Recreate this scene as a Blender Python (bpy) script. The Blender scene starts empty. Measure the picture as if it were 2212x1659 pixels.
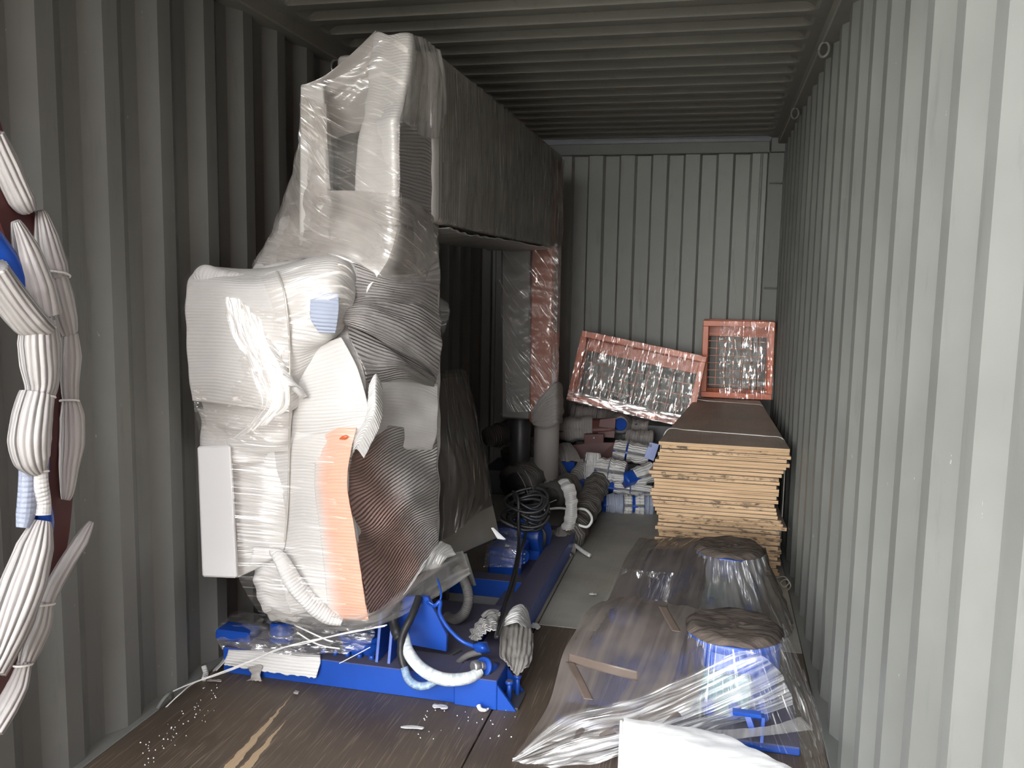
import bpy, bmesh, math, random
import numpy as np
from mathutils import Vector, Matrix
random.seed(7); RNG = np.random.default_rng(7)
SC = bpy.context.scene

# ------------------------------------------------------------------ camera, sky, exposure
CAM = np.array([1.9002, 0.0, 1.5446]); FPX = 1867.8
YAW, PITCH, ROLL = 0.22975, 0.11937, 0.01796
_f = np.array([-math.sin(YAW)*math.cos(PITCH), math.cos(YAW)*math.cos(PITCH), -math.sin(PITCH)])
_r0 = np.array([math.cos(YAW), math.sin(YAW), 0.0]); _u0 = np.cross(_r0, _f)
_r = math.cos(ROLL)*_r0 + math.sin(ROLL)*_u0; _u = -math.sin(ROLL)*_r0 + math.cos(ROLL)*_u0
cam = bpy.data.cameras.new('camera'); co = bpy.data.objects.new('camera', cam); SC.collection.objects.link(co)
cam.sensor_fit = 'HORIZONTAL'; cam.sensor_width = 36.0; cam.lens = FPX/2212*36.0
cam.clip_start = 0.05; cam.clip_end = 300
co.matrix_world = Matrix(((_r[0], _u[0], -_f[0], CAM[0]), (_r[1], _u[1], -_f[1], CAM[1]), (_r[2], _u[2], -_f[2], CAM[2]), (0, 0, 0, 1)))
SC.camera = co

w = bpy.data.worlds.new('overcast_sky'); SC.world = w; w.use_nodes = True
_nt = w.node_tree; _nt.nodes.clear()
_o = _nt.nodes.new('ShaderNodeOutputWorld'); _b = _nt.nodes.new('ShaderNodeBackground')
_tc = _nt.nodes.new('ShaderNodeTexCoord'); _sx = _nt.nodes.new('ShaderNodeSeparateXYZ'); _cr = _nt.nodes.new('ShaderNodeValToRGB')
_nt.links.new(_tc.outputs['Generated'], _sx.inputs[0]); _nt.links.new(_sx.outputs['Z'], _cr.inputs[0])
_cr.color_ramp.elements[0].position = 0.0; _cr.color_ramp.elements[0].color = (3.1, 3.08, 2.98, 1)
_e = _cr.color_ramp.elements.new(0.2); _e.color = (1.3, 1.31, 1.31, 1)
_cr.color_ramp.elements[-1].position = 0.6; _cr.color_ramp.elements[-1].color = (1.0, 1.02, 1.06, 1)
_nt.links.new(_cr.outputs[0], _b.inputs[0]); _b.inputs[1].default_value = 1.0
_nt.links.new(_b.outputs[0], _o.inputs[0])

vs = SC.view_settings
SC.display_settings.display_device = 'sRGB'
vs.view_transform = 'Standard'; vs.look = 'None'; vs.gamma = 1.0; vs.use_curve_mapping = False
vs.exposure = 2.72
SC.cycles.transparent_max_bounces = 24
SC.cycles.max_bounces = 10; SC.cycles.diffuse_bounces = 5; SC.cycles.glossy_bounces = 4
SC.cycles.sample_clamp_indirect = 8.0

# ------------------------------------------------------------------ measuring helpers (photo pixel + known distance -> metres)
def ray(px, py): return _f + (px-1106)/FPX*_r - (py-829.5)/FPX*_u
def at(px, py, y):
    d = ray(px, py); return CAM + d*(y/d[1])
def onz(px, py, z):
    d = ray(px, py); return CAM + d*((z-CAM[2])/d[2])
def onx(px, py, x):
    d = ray(px, py); return CAM + d*((x-CAM[0])/d[0])

# ------------------------------------------------------------------ materials
class NT:
    def __init__(s, name):
        m = bpy.data.materials.new(name); m.use_nodes = True; s.m = m; s.t = m.node_tree; s.t.nodes.clear()
        s.out = s.t.nodes.new('ShaderNodeOutputMaterial')
    def n(s, typ, **kw):
        nd = s.t.nodes.new('ShaderNode'+typ)
        for k, v in kw.items():
            if k.startswith('_'): setattr(nd, k[1:], v)
            else:
                i = nd.inputs[int(k[1:])] if (k[0] == 'i' and k[1:].isdigit()) else nd.inputs[k.replace('0', ' ')]
                if hasattr(v, 'is_linked') or hasattr(v, 'links'): s.t.links.new(v, i)
                else: i.default_value = v
        return nd
    def coord(s, which='Object', scale=(1, 1, 1), rot=(0, 0, 0)):
        tc = s.n('TexCoord'); mp = s.n('Mapping')
        s.t.links.new(tc.outputs[which], mp.inputs[0]); mp.inputs['Scale'].default_value = scale; mp.inputs['Rotation'].default_value = rot
        return mp.outputs[0]
    def noise(s, vec, scale=5, detail=4, rough=.5, dist=0):
        nd = s.n('TexNoise'); s.t.links.new(vec, nd.inputs['Vector'])
        nd.inputs['Scale'].default_value = scale; nd.inputs['Detail'].default_value = detail
        nd.inputs['Roughness'].default_value = rough; nd.inputs['Distortion'].default_value = dist
        return nd.outputs['Fac']
    def ramp(s, fac, stops):
        nd = s.n('ValToRGB'); s.t.links.new(fac, nd.inputs[0]); e = nd.color_ramp.elements
        while len(e) < len(stops): e.new(0.5)
        for el, (p, c) in zip(e, stops):
            el.position = p; el.color = (c, c, c, 1) if isinstance(c, (int, float)) else (*c, 1)
        return nd.outputs[0]
    def math(s, op, a, b=0.0, clamp=False):
        nd = s.n('Math', _operation=op, _use_clamp=clamp)
        for i, v in enumerate((a, b)):
            if hasattr(v, 'links'): s.t.links.new(v, nd.inputs[i])
            else: nd.inputs[i].default_value = v
        return nd.outputs[0]
    def mix(s, fac, a, b):
        nd = s.n('Mix', _data_type='RGBA')
        for i, v in ((0, fac), (6, a), (7, b)):
            if hasattr(v, 'links'): s.t.links.new(v, nd.inputs[i])
            else: nd.inputs[i].default_value = v if i == 0 else (*v, 1)
        return nd.outputs[2]
    def bump(s, h, strength=.5, dist=.01, normal=None):
        nd = s.n('Bump'); s.t.links.new(h, nd.inputs['Height']); nd.inputs['Strength'].default_value = strength; nd.inputs['Distance'].default_value = dist
        if normal is not None: s.t.links.new(normal, nd.inputs['Normal'])
        return nd.outputs[0]
    def pbr(s, color=None, rough=.5, metal=0, normal=None, **kw):
        nd = s.n('BsdfPrincipled')
        for k, v in (('Base Color', color), ('Roughness', rough), ('Metallic', metal), ('Normal', normal)):
            if v is None: continue
            if hasattr(v, 'links'): s.t.links.new(v, nd.inputs[k])
            else: nd.inputs[k].default_value = (*v, 1) if k == 'Base Color' else v
        for k, v in kw.items():
            k = k.replace('_', ' ')
            if hasattr(v, 'links'): s.t.links.new(v, nd.inputs[k])
            else: nd.inputs[k].default_value = v
        return nd.outputs[0]
    def done(s, sh):
        s.t.links.new(sh, s.out.inputs[0]); return s.m

def uvstreak(t, along=2.0, across=55.0, which='UV'):
    """film wrinkles: noise pulled out along the stretch direction"""
    c = t.coord(which, (along, across, across) if which == 'UV' else (along, across, along))
    return t.noise(c, 1.0, 2.5, .55, .3)

def m_container(name, base, rough=.55):
    t = NT(name); c = t.coord('Object')
    n1 = t.noise(c, 1.3, 5, .6); n2 = t.noise(t.coord('Object', (9, 9, 1.2)), 2.0, 6, .7); n3 = t.noise(c, 14, 6, .65)
    col = t.mix(t.ramp(n1, [(.3, 0), (.7, 1)]), tuple(x*.82 for x in base), tuple(x*1.12 for x in base))
    col = t.mix(t.ramp(n2, [(.58, 0), (.72, .5)]), col, tuple(x*.62 for x in base))
    col = t.mix(t.ramp(n3, [(.72, 0), (.76, .75)]), col, (.55, .55, .52))
    n4 = t.noise(t.coord('Object', (22, 22, 7)), 3.0, 4, .6)
    col = t.mix(t.ramp(n4, [(.735, 0), (.75, .6)]), col, (.50, .50, .46))
    return t.done(t.pbr(col, t.ramp(n1, [(.3, rough-.1), (.7, rough+.12)]), 0, t.bump(n3, .12, .004)))

def m_paint(name, base, rough=.4, dust=0.0, dustcol=(.09, .075, .068), speck=.3):
    t = NT(name); c = t.coord('Object'); n = t.noise(c, 6, 5, .6); n3 = t.noise(c, 60, 4, .6)
    col = t.mix(t.ramp(n, [(.3, 0), (.75, 1)]), tuple(x*.85 for x in base), tuple(min(1, x*1.1) for x in base))
    if dust > 0:
        g = t.n('NewGeometry'); sx = t.n('SeparateXYZ'); t.t.links.new(g.outputs['Normal'], sx.inputs[0])
        up = t.ramp(sx.outputs['Z'], [(.45, 0), (.85, dust)])
        col = t.mix(up, col, t.mix(n3, tuple(x*.8 for x in dustcol), tuple(x*1.25 for x in dustcol)))
        r = t.math('ADD', t.math('MULTIPLY', up, .45), rough)
    else: r = rough
    return t.done(t.pbr(col, r, 0, t.bump(n3, .08, .002)))

def m_foam(name, base=(.86, .85, .83), pitch=.012, amp=.0022, which='UV', axis=1, coat=0.0, along=1.6, across=38, tint=None, trans=.18, dirt=0.0, cb=.55, base0=None):
    """ribbed PE foam sheet; coat = stretch film drawn tight over it"""
    t = NT(name)
    c = t.coord(which); warp = t.noise(t.coord(which), 5, 2, .5)
    sx = t.n('SeparateXYZ'); t.t.links.new(c, sx.inputs[0])
    v = t.math('ADD', sx.outputs[axis], t.math('MULTIPLY', warp, .012))
    ph = t.math('MULTIPLY', v, 2*math.pi/pitch); sn = t.math('SINE', ph)
    rib = t.math('POWER', t.math('ADD', t.math('MULTIPLY', sn, .5), .5), .6)
    n2 = t.noise(t.coord(which), 9, 5, .6)
    h = t.math('ADD', rib, t.math('MULTIPLY', n2, 1.6))
    nb = t.bump(h, .9, amp)
    col = t.mix(t.ramp(n2, [(.3, 0), (.7, 1)]), tuple(x*.94 for x in base), base)
    if tint is not None:
        e0, e1, tc_ = tint; col = col if base0 is None else t.mix(n2, tuple(x*.9 for x in base0), base0); u = t.ramp(sx.outputs[0], [(e0, 0), (e1, 1)]); col = t.mix(u, col, tc_)
    if dirt > 0: col = t.mix(t.ramp(t.noise(t.coord(which), 4, 6, .7), [(.42, 0), (.7, dirt)]), col, (.25, .22, .2))
    kw = {}
    if coat > 0:
        st = uvstreak(t, along, across, which)
        kw = dict(Coat_Weight=coat, Coat_Roughness=.14, Coat_IOR=2.0, Coat_Normal=t.bump(st, cb, .02))
    p = t.pbr(col, .6, 0, nb, **kw)
    if trans > 0:
        tr = t.n('BsdfTranslucent'); t.t.links.new(col, tr.inputs[0]); t.t.links.new(nb, tr.inputs['Normal'])
        mx = t.n('MixShader'); mx.inputs[0].default_value = trans
        t.t.links.new(p, mx.inputs[1]); t.t.links.new(tr.outputs[0], mx.inputs[2]); p = mx.outputs[0]
    return t.done(p)

def m_film(name, milk=.10, gloss=.05, streak=.8, along=2.5, across=85, which='UV', tint=(.96, .955, .95), milkcol=(.8, .79, .77), rough=.18, bump=.6, patch=(.42, .60), lo=.585, hi=.63, pscale=5, stripe=0.0):
    """stretch film: mostly see-through, milky where it is layered, glossy along the drawn wrinkles"""
    t = NT(name); st = uvstreak(t, along, across, which); st2 = uvstreak(t, along*.5, across*.35, which)
    lay = t.noise(t.coord(which), 3.5, 3, .5); pat = t.noise(t.coord(which), pscale, 3, .55)
    nb = t.bump(t.math('ADD', t.math('MULTIPLY', st, .6), st2), bump, .035)
    tr = t.n('BsdfTransparent'); tr.inputs[0].default_value = (*tint, 1)
    gl = t.n('BsdfGlossy'); gl.inputs['Color'].default_value = (.95, .95, .95, 1); gl.inputs['Roughness'].default_value = rough; t.t.links.new(nb, gl.inputs['Normal'])
    df = t.n('BsdfDiffuse'); df.inputs[0].default_value = (*milkcol, 1)
    tl = t.n('BsdfTranslucent'); tl.inputs[0].default_value = (*milkcol, 1)
    ml = t.n('MixShader'); ml.inputs[0].default_value = .4; t.t.links.new(df.outputs[0], ml.inputs[1]); t.t.links.new(tl.outputs[0], ml.inputs[2])
    m1 = t.n('MixShader'); t.t.links.new(t.math('MULTIPLY', t.math('ADD', t.ramp(lay, [(.35, .35), (.7, 1.5)]), t.ramp(st2, [(.45, 0), (.75, .8)])), milk, True), m1.inputs[0])
    if stripe:  # white streaks painted into the milk in place of highlights
        lk = m1.inputs[0].links[0].from_socket; s3 = uvstreak(t, along*.7, across*.8, which)
        t.t.links.new(t.math('MULTIPLY', lk, t.ramp(s3, [(.42, 1-stripe), (.58, 1)])), m1.inputs[0])
    t.t.links.new(tr.outputs[0], m1.inputs[1]); t.t.links.new(ml.outputs[0], m1.inputs[2])
    glint = t.math('MULTIPLY', t.ramp(st, [(lo, 0), (hi, 1)]), t.ramp(pat, [(patch[0], 0.05), (patch[1], 1)]))
    gf = t.math('ADD', t.math('MULTIPLY', glint, streak*.9), gloss, True)
    t.t.links.new(t.mix(gf, (0, 0, 0), (1, 1, 1)), gl.inputs['Color'])
    m2 = t.n('AddShader'); t.t.links.new(m1.outputs[0], m2.inputs[0]); t.t.links.new(gl.outputs[0], m2.inputs[1])
    return t.done(m2.outputs[0])

def m_floor(name, base, scr=(.30, .24, .18), scar=False, dustc=None):
    t = NT(name); c = t.coord('Object')
    n1 = t.noise(c, 2.2, 6, .65); n2 = t.noise(t.coord('Object', (40, 1.2, 1)), 3, 5, .7)
    s1 = t.noise(t.coord('Object', (70, 1.3, 1), (0, 0, .12)), 2.2, 3, .5); s2 = t.noise(t.coord('Object', (60, 1.6, 1), (0, 0, -.5)), 2.0, 2, .5)
    col = t.mix(t.ramp(n1, [(.28, 0), (.75, 1)]), tuple(x*.6 for x in base), tuple(x*1.45 for x in base))
    col = t.mix(t.ramp(n2, [(.5, 0), (.8, .5)]), col, tuple(x*.5 for x in base))
    col = t.mix(t.ramp(s1, [(.63, 0), (.68, .32)]), col, scr)
    col = t.mix(t.ramp(s2, [(.63, 0), (.68, .4)]), col, scr)
    s3 = t.noise(t.coord('Object', (90, 2.2, 1), (0, 0, .55)), 2.0, 2, .5); s4 = t.noise(t.coord('Object', (90, 2.0, 1), (0, 0, -.95)), 2.0, 2, .5)
    col = t.mix(t.ramp(s3, [(.64, 0), (.68, .45)]), col, scr); col = t.mix(t.ramp(s4, [(.66, 0), (.70, .4)]), col, scr)
    if dustc: col = t.mix(t.ramp(t.noise(c, 1.4, 4, .6), [(.35, .2), (.65, .85)]), col, dustc)
    if scar:   # two torn strips where the brown facing has come off the plywood
        sx = t.n('SeparateXYZ'); t.t.links.new(c, sx.inputs[0]); X, Y = sx.outputs[0], sx.outputs[1]
        wob = t.math('MULTIPLY', t.noise(t.coord('Object', (1, 6, 1)), 2.5, 4, .6), .03)
        for x0, y0, y1, hw in ((-.062+.0, 2.15, 2.78, .016), (-.01, 2.2, 2.62, .014)):
            cx_ = t.math('SUBTRACT', t.math('ADD', X, wob), .545+x0)
            cx_ = t.math('ADD', cx_, t.math('MULTIPLY', t.math('SUBTRACT', Y, 2.3), .075))
            inx = t.math('LESS_THAN', t.math('ABSOLUTE', cx_), t.math('MULTIPLY', t.math('SUBTRACT', y1, Y), hw/(y1-y0)*1.6))
            col = t.mix(t.math('MULTIPLY', inx, t.math('GREATER_THAN', Y, 1.2)), col, t.mix(n2, (.32, .22, .13), (.55, .42, .27)))
    return t.done(t.pbr(col, t.ramp(n1, [(.3, .38), (.7, .62)]), 0, t.bump(t.math('ADD', n2, s1), .25, .004)))

def m_wood_edge(name, dark=0.0):
    t = NT(name); oi = t.n('ObjectInfo'); ofs = t.math('MULTIPLY', oi.outputs['Random'], 37.0)
    def sh(sc):
        va = t.n('VectorMath', _operation='ADD'); t.t.links.new(t.coord('Object', sc), va.inputs[0]); t.t.links.new(ofs, va.inputs[1]); return va.outputs[0]
    n = t.noise(sh((3, 3, 260)), 1.0, 3, .5); n2 = t.noise(sh((7, 7, 20)), 2.5, 5, .7)
    col = t.mix(t.ramp(n, [(.35, 0), (.6, 1)]), (.40, .25, .13), (.68, .47, .28))
    lo = .66-dark
    col = t.mix(t.ramp(n2, [(lo, 0), (lo+.1, .9)]), col, (.07, .045, .03))
    return t.done(t.pbr(col, .7))

def m_simple(name, col, rough=.5, metal=0, **kw):
    t = NT(name); n = t.noise(t.coord('Object'), 12, 4, .6)
    c = t.mix(t.ramp(n, [(.3, 0), (.7, 1)]), tuple(x*.86 for x in col), tuple(min(1, x*1.08) for x in col))
    return t.done(t.pbr(c, rough, metal, t.bump(n, .08, .003), **kw))

M = {}
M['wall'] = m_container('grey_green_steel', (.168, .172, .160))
M['wall_end_lightened'] = m_container('grey_green_steel_lightened', (.285, .29, .272))  # end wall colour lightened to stand in for light missing at the far end
M['roof'] = m_container('grey_olive_steel', (.25, .245, .215), .5)
M['floor_front'] = m_floor('dark_brown_plywood', (.092, .069, .05), scar=True)
M['floor_back'] = m_floor('dusty_olive_plywood', (.21, .20, .17), (.3, .28, .24), dustc=(.46, .45, .39))
M['blue'] = m_paint('blue_paint', (.012, .075, .42), .3, dust=.85)
M['blue_clean'] = m_paint('blue_paint_clean', (.012, .075, .42), .3)
M['maroon'] = m_paint('maroon_primer', (.075, .018, .017), .5)
M['maroon_light'] = m_paint('maroon_primer_dull', (.14, .055, .05), .5)
M['orange'] = m_paint('orange_paint', (.62, .13, .035), .35)
M['steel'] = m_simple('galvanised_steel', (.5, .5, .5), .35, .8)
M['darksteel'] = m_simple('dark_steel', (.08, .08, .085), .4, .3)
M['rubber'] = m_simple('black_rubber', (.022, .022, .024), .42)
M['rubbergrey'] = m_simple('dusty_grey_rubber', (.13, .125, .12), .55)
M['greypanel'] = m_paint('grey_sheet_metal', (.15, .15, .145), .4)
M['twine'] = m_simple('white_twine', (.85, .84, .82), .5)
M['wire'] = m_simple('pale_wire', (.6, .58, .54), .4, .3)
M['foam'] = m_foam('white_foam')
M['foam_w'] = m_foam('white_foam_under_film', (.80, .785, .76), amp=.0011, coat=.6, across=80, along=2)
M['foam_up'] = m_foam('layered_film_on_foam', (.60, .58, .555), amp=.0011, coat=.7, across=80, along=2)
M['foam_v'] = m_foam('white_foam_ribs_across', (.84, .83, .81), axis=0, coat=0)
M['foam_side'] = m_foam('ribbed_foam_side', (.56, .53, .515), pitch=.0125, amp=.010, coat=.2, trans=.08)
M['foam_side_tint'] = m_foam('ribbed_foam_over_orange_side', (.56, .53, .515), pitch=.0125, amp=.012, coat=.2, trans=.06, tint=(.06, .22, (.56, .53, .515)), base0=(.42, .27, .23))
M['foam_grey'] = m_foam('dusty_grey_foam', (.5, .475, .45), amp=.004, pitch=.02, dirt=.5)
M['foam_torn'] = m_foam('torn_grey_foam', (.36, .34, .315), amp=.005, pitch=.02, dirt=.4)
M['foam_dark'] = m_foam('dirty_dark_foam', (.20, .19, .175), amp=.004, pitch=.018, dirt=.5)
M['foam_bright'] = m_foam('clean_white_foam_block', (.93, .93, .93), pitch=.05, amp=.0006, trans=.0)
M['foam_white_bundle'] = m_foam('white_foam_sleeve', (.92, .91, .89), pitch=.02, amp=.005, axis=0, trans=.15)
M['foam_bundle'] = m_foam('foam_wrap_wide_ribs', (.56, .54, .525), pitch=.017, amp=.005, axis=0, trans=.1)
M['foam_blueish'] = m_foam('thin_foam_over_blue', (.50, .56, .70), pitch=.014, amp=.003)
M['salmon'] = m_foam('orange_casing_seen_through_foam', (.74, .725, .70), tint=(.0, .06, (.90, .50, .36)), amp=.001, coat=.4)
M['beamwrap'] = m_foam('film_layered_over_beam', (.38, .365, .34), pitch=.03, amp=.002, which='Object', axis=1, coat=.7, along=4, across=14, trans=0, cb=.4)
M['postwrap'] = m_foam('film_over_grey_post', (.27, .27, .26), pitch=.03, amp=.001, which='Object', coat=.8, along=9, across=9, trans=0, cb=.5)
M['orangewrap'] = m_foam('film_over_orange_post', (.42, .155, .10), pitch=.03, amp=.001, which='Object', coat=.9, along=12, across=12, trans=0, cb=.6)
M['film'] = m_film('clear_stretch_film', milk=.06)
M['film_milky'] = m_film('layered_stretch_film', milk=.40, gloss=.05, streak=.75, milkcol=(.72, .70, .67))
M['film_lines'] = m_film('film_with_fine_drawn_lines', milk=.10, gloss=.05, streak=.95, along=3.0, across=75, lo=.545, hi=.585, patch=(.36, .52))
M['film_taupe'] = m_film('many_layers_of_film', milk=.5, gloss=.05, streak=.85, milkcol=(.50, .47, .44), lo=.56, hi=.60, across=75)
M['film_grey'] = m_film('film_on_boom', milk=.45, gloss=.04, streak=.6, milkcol=(.36, .345, .32), tint=(.9, .89, .87), along=2, across=50)
M['film_dusty2'] = m_film('dark_dusty_film', milk=.75, gloss=.04, streak=.4, milkcol=(.15, .13, .12), tint=(.6, .57, .55), along=3, across=60)
M['crinkle_sheen'] = m_film('crinkled_film_painted_sheen', milk=.26, gloss=.06, streak=.95, along=18, across=60, bump=.6, lo=.56, hi=.60, patch=(.35, .5), pscale=9, milkcol=(.6, .59, .58))  # milk raised to paint sheen into the crinkled film
M['film_dark'] = m_film('dusty_dark_film', milk=.35, gloss=.03, streak=.45, milkcol=(.17, .16, .15), tint=(.6, .58, .56), along=2, across=90)
M['film_dusty'] = m_film('brown_dusty_film', milk=.75, gloss=.03, streak=.25, milkcol=(.24, .205, .185), tint=(.68, .65, .62), along=2, across=60)
M['film_painted_gloss'] = m_film('taut_film_painted_highlights', milk=.50, gloss=.08, stripe=.92, rough=.26, milkcol=(.94, .94, .94), streak=.9, along=1.6, across=70, lo=.485, hi=.55, patch=(.22, .42))  # white milk stripes paint in the sky highlights on taut film
M['crinkle'] = m_film('crinkled_film', milk=.05, gloss=.05, streak=.95, along=18, across=60, bump=.6, lo=.58, hi=.62, patch=(.38, .55), pscale=8)
M['ply_face'] = m_floor('brown_film_faced_ply', (.38, .30, .235), (.42, .36, .3))
M['ply_edge'] = m_wood_edge('raw_plywood_edge')
M['ply_edge_dark'] = m_wood_edge('stained_plywood_edge', .14)
M['dusttop'] = m_simple('brown_dust_cover', (.115, .09, .075), .8)
M['tape'] = m_simple('brown_packing_tape', (.15, .115, .095), .35)
M['ground'] = m_simple('concrete_ground', (.28, .265, .225), .8)
M['glare_white'] = m_film('glare_film_on_panel', milk=.8, gloss=.12, streak=.6, milkcol=(.93, .93, .93), along=1.5, across=60)  # glare on the cover panel painted as dense white milk
M['pale_steel'] = m_simple('white_plates_and_glare', (.9, .9, .9), .3)  # plain white; on the cover panel it paints in reflected light

# ------------------------------------------------------------------ mesh helpers
def link(o): SC.collection.objects.link(o); return o
def thing(name, label, cat, loc=(0, 0, 0), group=None):
    o = link(bpy.data.objects.new(name, None)); o.location = tuple(float(a) for a in loc); o.empty_display_size = .1
    o['label'] = label; o['category'] = cat
    if group: o['group'] = group
    return o
def tag(o, label, cat, group=None):
    o['label'] = label; o['category'] = cat
    if group: o['group'] = group
    return o
def rootof(p):
    while p.parent: p = p.parent
    return p
def emit(name, V, F, mat, parent=None, uv=None, smooth=True, kind=None, solid=0.0, mats=None, mi=None, offs=0):
    V = np.asarray(V, float)
    if parent is not None:
        org = np.zeros(3); q = parent
        while q is not None: org += np.array(q.location); q = q.parent
    else: org = np.array([V[:, 0].mean(), V[:, 1].mean(), V[:, 2].min()])
    if kind == 'structure': org = np.zeros(3)
    me = bpy.data.meshes.new(name); me.from_pydata((V-org).tolist(), [], [tuple(int(i) for i in f) for f in F])
    for m_ in (mats or [mat]): me.materials.append(m_)
    if mi is not None: me.polygons.foreach_set('material_index', np.asarray(mi, np.int32))
    if smooth: me.polygons.foreach_set('use_smooth', np.ones(len(me.polygons), bool))
    if uv is not None:
        l = me.uv_layers.new(name='UVMap'); vi = np.empty(len(me.loops), np.int32); me.loops.foreach_get('vertex_index', vi)
        l.data.foreach_set('uv', np.asarray(uv, np.float32)[vi].ravel())
    me.update()
    o = link(bpy.data.objects.new(name, me))
    if parent is not None: o.parent = parent
    else: o.location = org
    if kind: o['kind'] = kind
    if solid:
        s = o.modifiers.new('solid', 'SOLIDIFY'); s.thickness = solid; s.offset = offs
    return o

def cr(P, n, closed=False):
    """Catmull-Rom through rows of P (axis 0), n samples"""
    P = np.asarray(P, float); k = len(P)
    if closed:
        t = np.arange(n)/n*k; i = np.floor(t).astype(int); f = (t-i)
        ix = [(i-1) % k, i % k, (i+1) % k, (i+2) % k]
    else:
        t = np.linspace(0, k-1, n); i = np.minimum(np.floor(t).astype(int), k-2); f = t-i
        ix = [np.maximum(i-1, 0), i, i+1, np.minimum(i+2, k-1)]
    f = f.reshape((-1,)+(1,)*(P.ndim-1)); a, b, c, d = (P[j] for j in ix)
    return .5*((2*b)+(-a+c)*f+(2*a-5*b+4*c-d)*f**2+(-a+3*b-3*c+d)*f**3)

def gridfaces(n, m, closed=False):
    F = []
    for i in range(n-1):
        for j in range(m if closed else m-1):
            F.append((i*m+j, i*m+(j+1) % m, (i+1)*m+(j+1) % m, (i+1)*m+j))
    return F
def normals(S):
    du = np.gradient(S, axis=1); dv = np.gradient(S, axis=0); n = np.cross(du, dv)
    return n/np.maximum(np.linalg.norm(n, axis=2, keepdims=True), 1e-9)
def wrink(U, Vv, amp, freq, seed, stretch=1.0):
    r = np.random.default_rng(seed); h = np.zeros_like(U)
    for k in range(7):
        a = r.uniform(-.6, .6); f = freq*r.uniform(.5, 2.2)
        h += np.sin(2*math.pi*f*(Vv*math.cos(a)+U*math.sin(a)*stretch)+r.uniform(0, 6.28)+1.3*np.sin(2*math.pi*freq*.4*U+r.uniform(0, 6)))/(k*.35+1)
    return amp*h/2.5
def drape(name, G, mat, parent, nu=36, nv=36, solid=.006, swap=False, uvrot=0.0, wr=0.0, wf=6, seed=1, ws=.3, pinch=False, offs=0, jag=0.0):
    """sheet through a grid of points; UVs in metres; wr = wrinkle height; jag = torn last edge"""
    G = np.asarray(G, float); S = cr(G, nv); S = np.swapaxes(cr(np.swapaxes(S, 0, 1), nu), 0, 1)
    U = np.concatenate([np.zeros((nv, 1)), np.cumsum(np.linalg.norm(np.diff(S, axis=1), axis=2), 1)], 1)
    W = np.concatenate([np.zeros((1, nu)), np.cumsum(np.linalg.norm(np.diff(S, axis=0), axis=2), 0)], 0)
    U0 = np.broadcast_to(U.mean(0), U.shape); V0 = np.broadcast_to(W.mean(1)[:, None], W.shape)
    if wr:
        h = wrink(U0, V0, wr, wf, seed, ws) if not swap else wrink(V0, U0, wr, wf, seed, ws)
        if pinch:
            e = np.minimum(np.linspace(0, 1, nv), np.linspace(1, 0, nv))[:, None]*4; h = h*np.clip(e, 0, 1)
        S = S + normals(S)*h[..., None]
    if jag:
        r = np.random.default_rng(seed+50); d = S[-1]-S[-2]; S[-1] = S[-1]+d*(r.uniform(-1, 1, (nu, 1))*jag)
    uv = np.stack([V0, U0] if swap else [U0, V0], 2).reshape(-1, 2)
    if uvrot: c_, s_ = math.cos(uvrot), math.sin(uvrot); uv = uv @ np.array([[c_, -s_], [s_, c_]])
    return emit(name, S.reshape(-1, 3), gridfaces(nv, nu), mat, parent, uv, solid=solid, offs=offs)
def loft(name, rows, mat, parent, nu=72, nv=48, wr=0.0, wf=5, seed=3, caps=True, mats=None):
    G = np.asarray(rows, float); S = cr(G, nv); S = np.swapaxes(cr(np.swapaxes(S, 0, 1), nu, True), 0, 1)
    U = np.cumsum(np.linalg.norm(S-np.roll(S, 1, 1), axis=2), 1); W = np.concatenate([np.zeros((1, nu)), np.cumsum(np.linalg.norm(np.diff(S, axis=0), axis=2), 0)], 0)
    U0 = np.broadcast_to(U.mean(0), U.shape); V0 = np.broadcast_to(W.mean(1)[:, None], W.shape)
    if wr: S = S+normals(S)*wrink(U0, V0, wr, wf, seed)[..., None]
    F = gridfaces(nv, nu, True)
    if caps: F += [tuple(range(nu))[::-1], tuple((nv-1)*nu+j for j in range(nu))]
    return emit(name, S.reshape(-1, 3), F, mat, parent, np.stack([U0, V0], 2).reshape(-1, 2))
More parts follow.
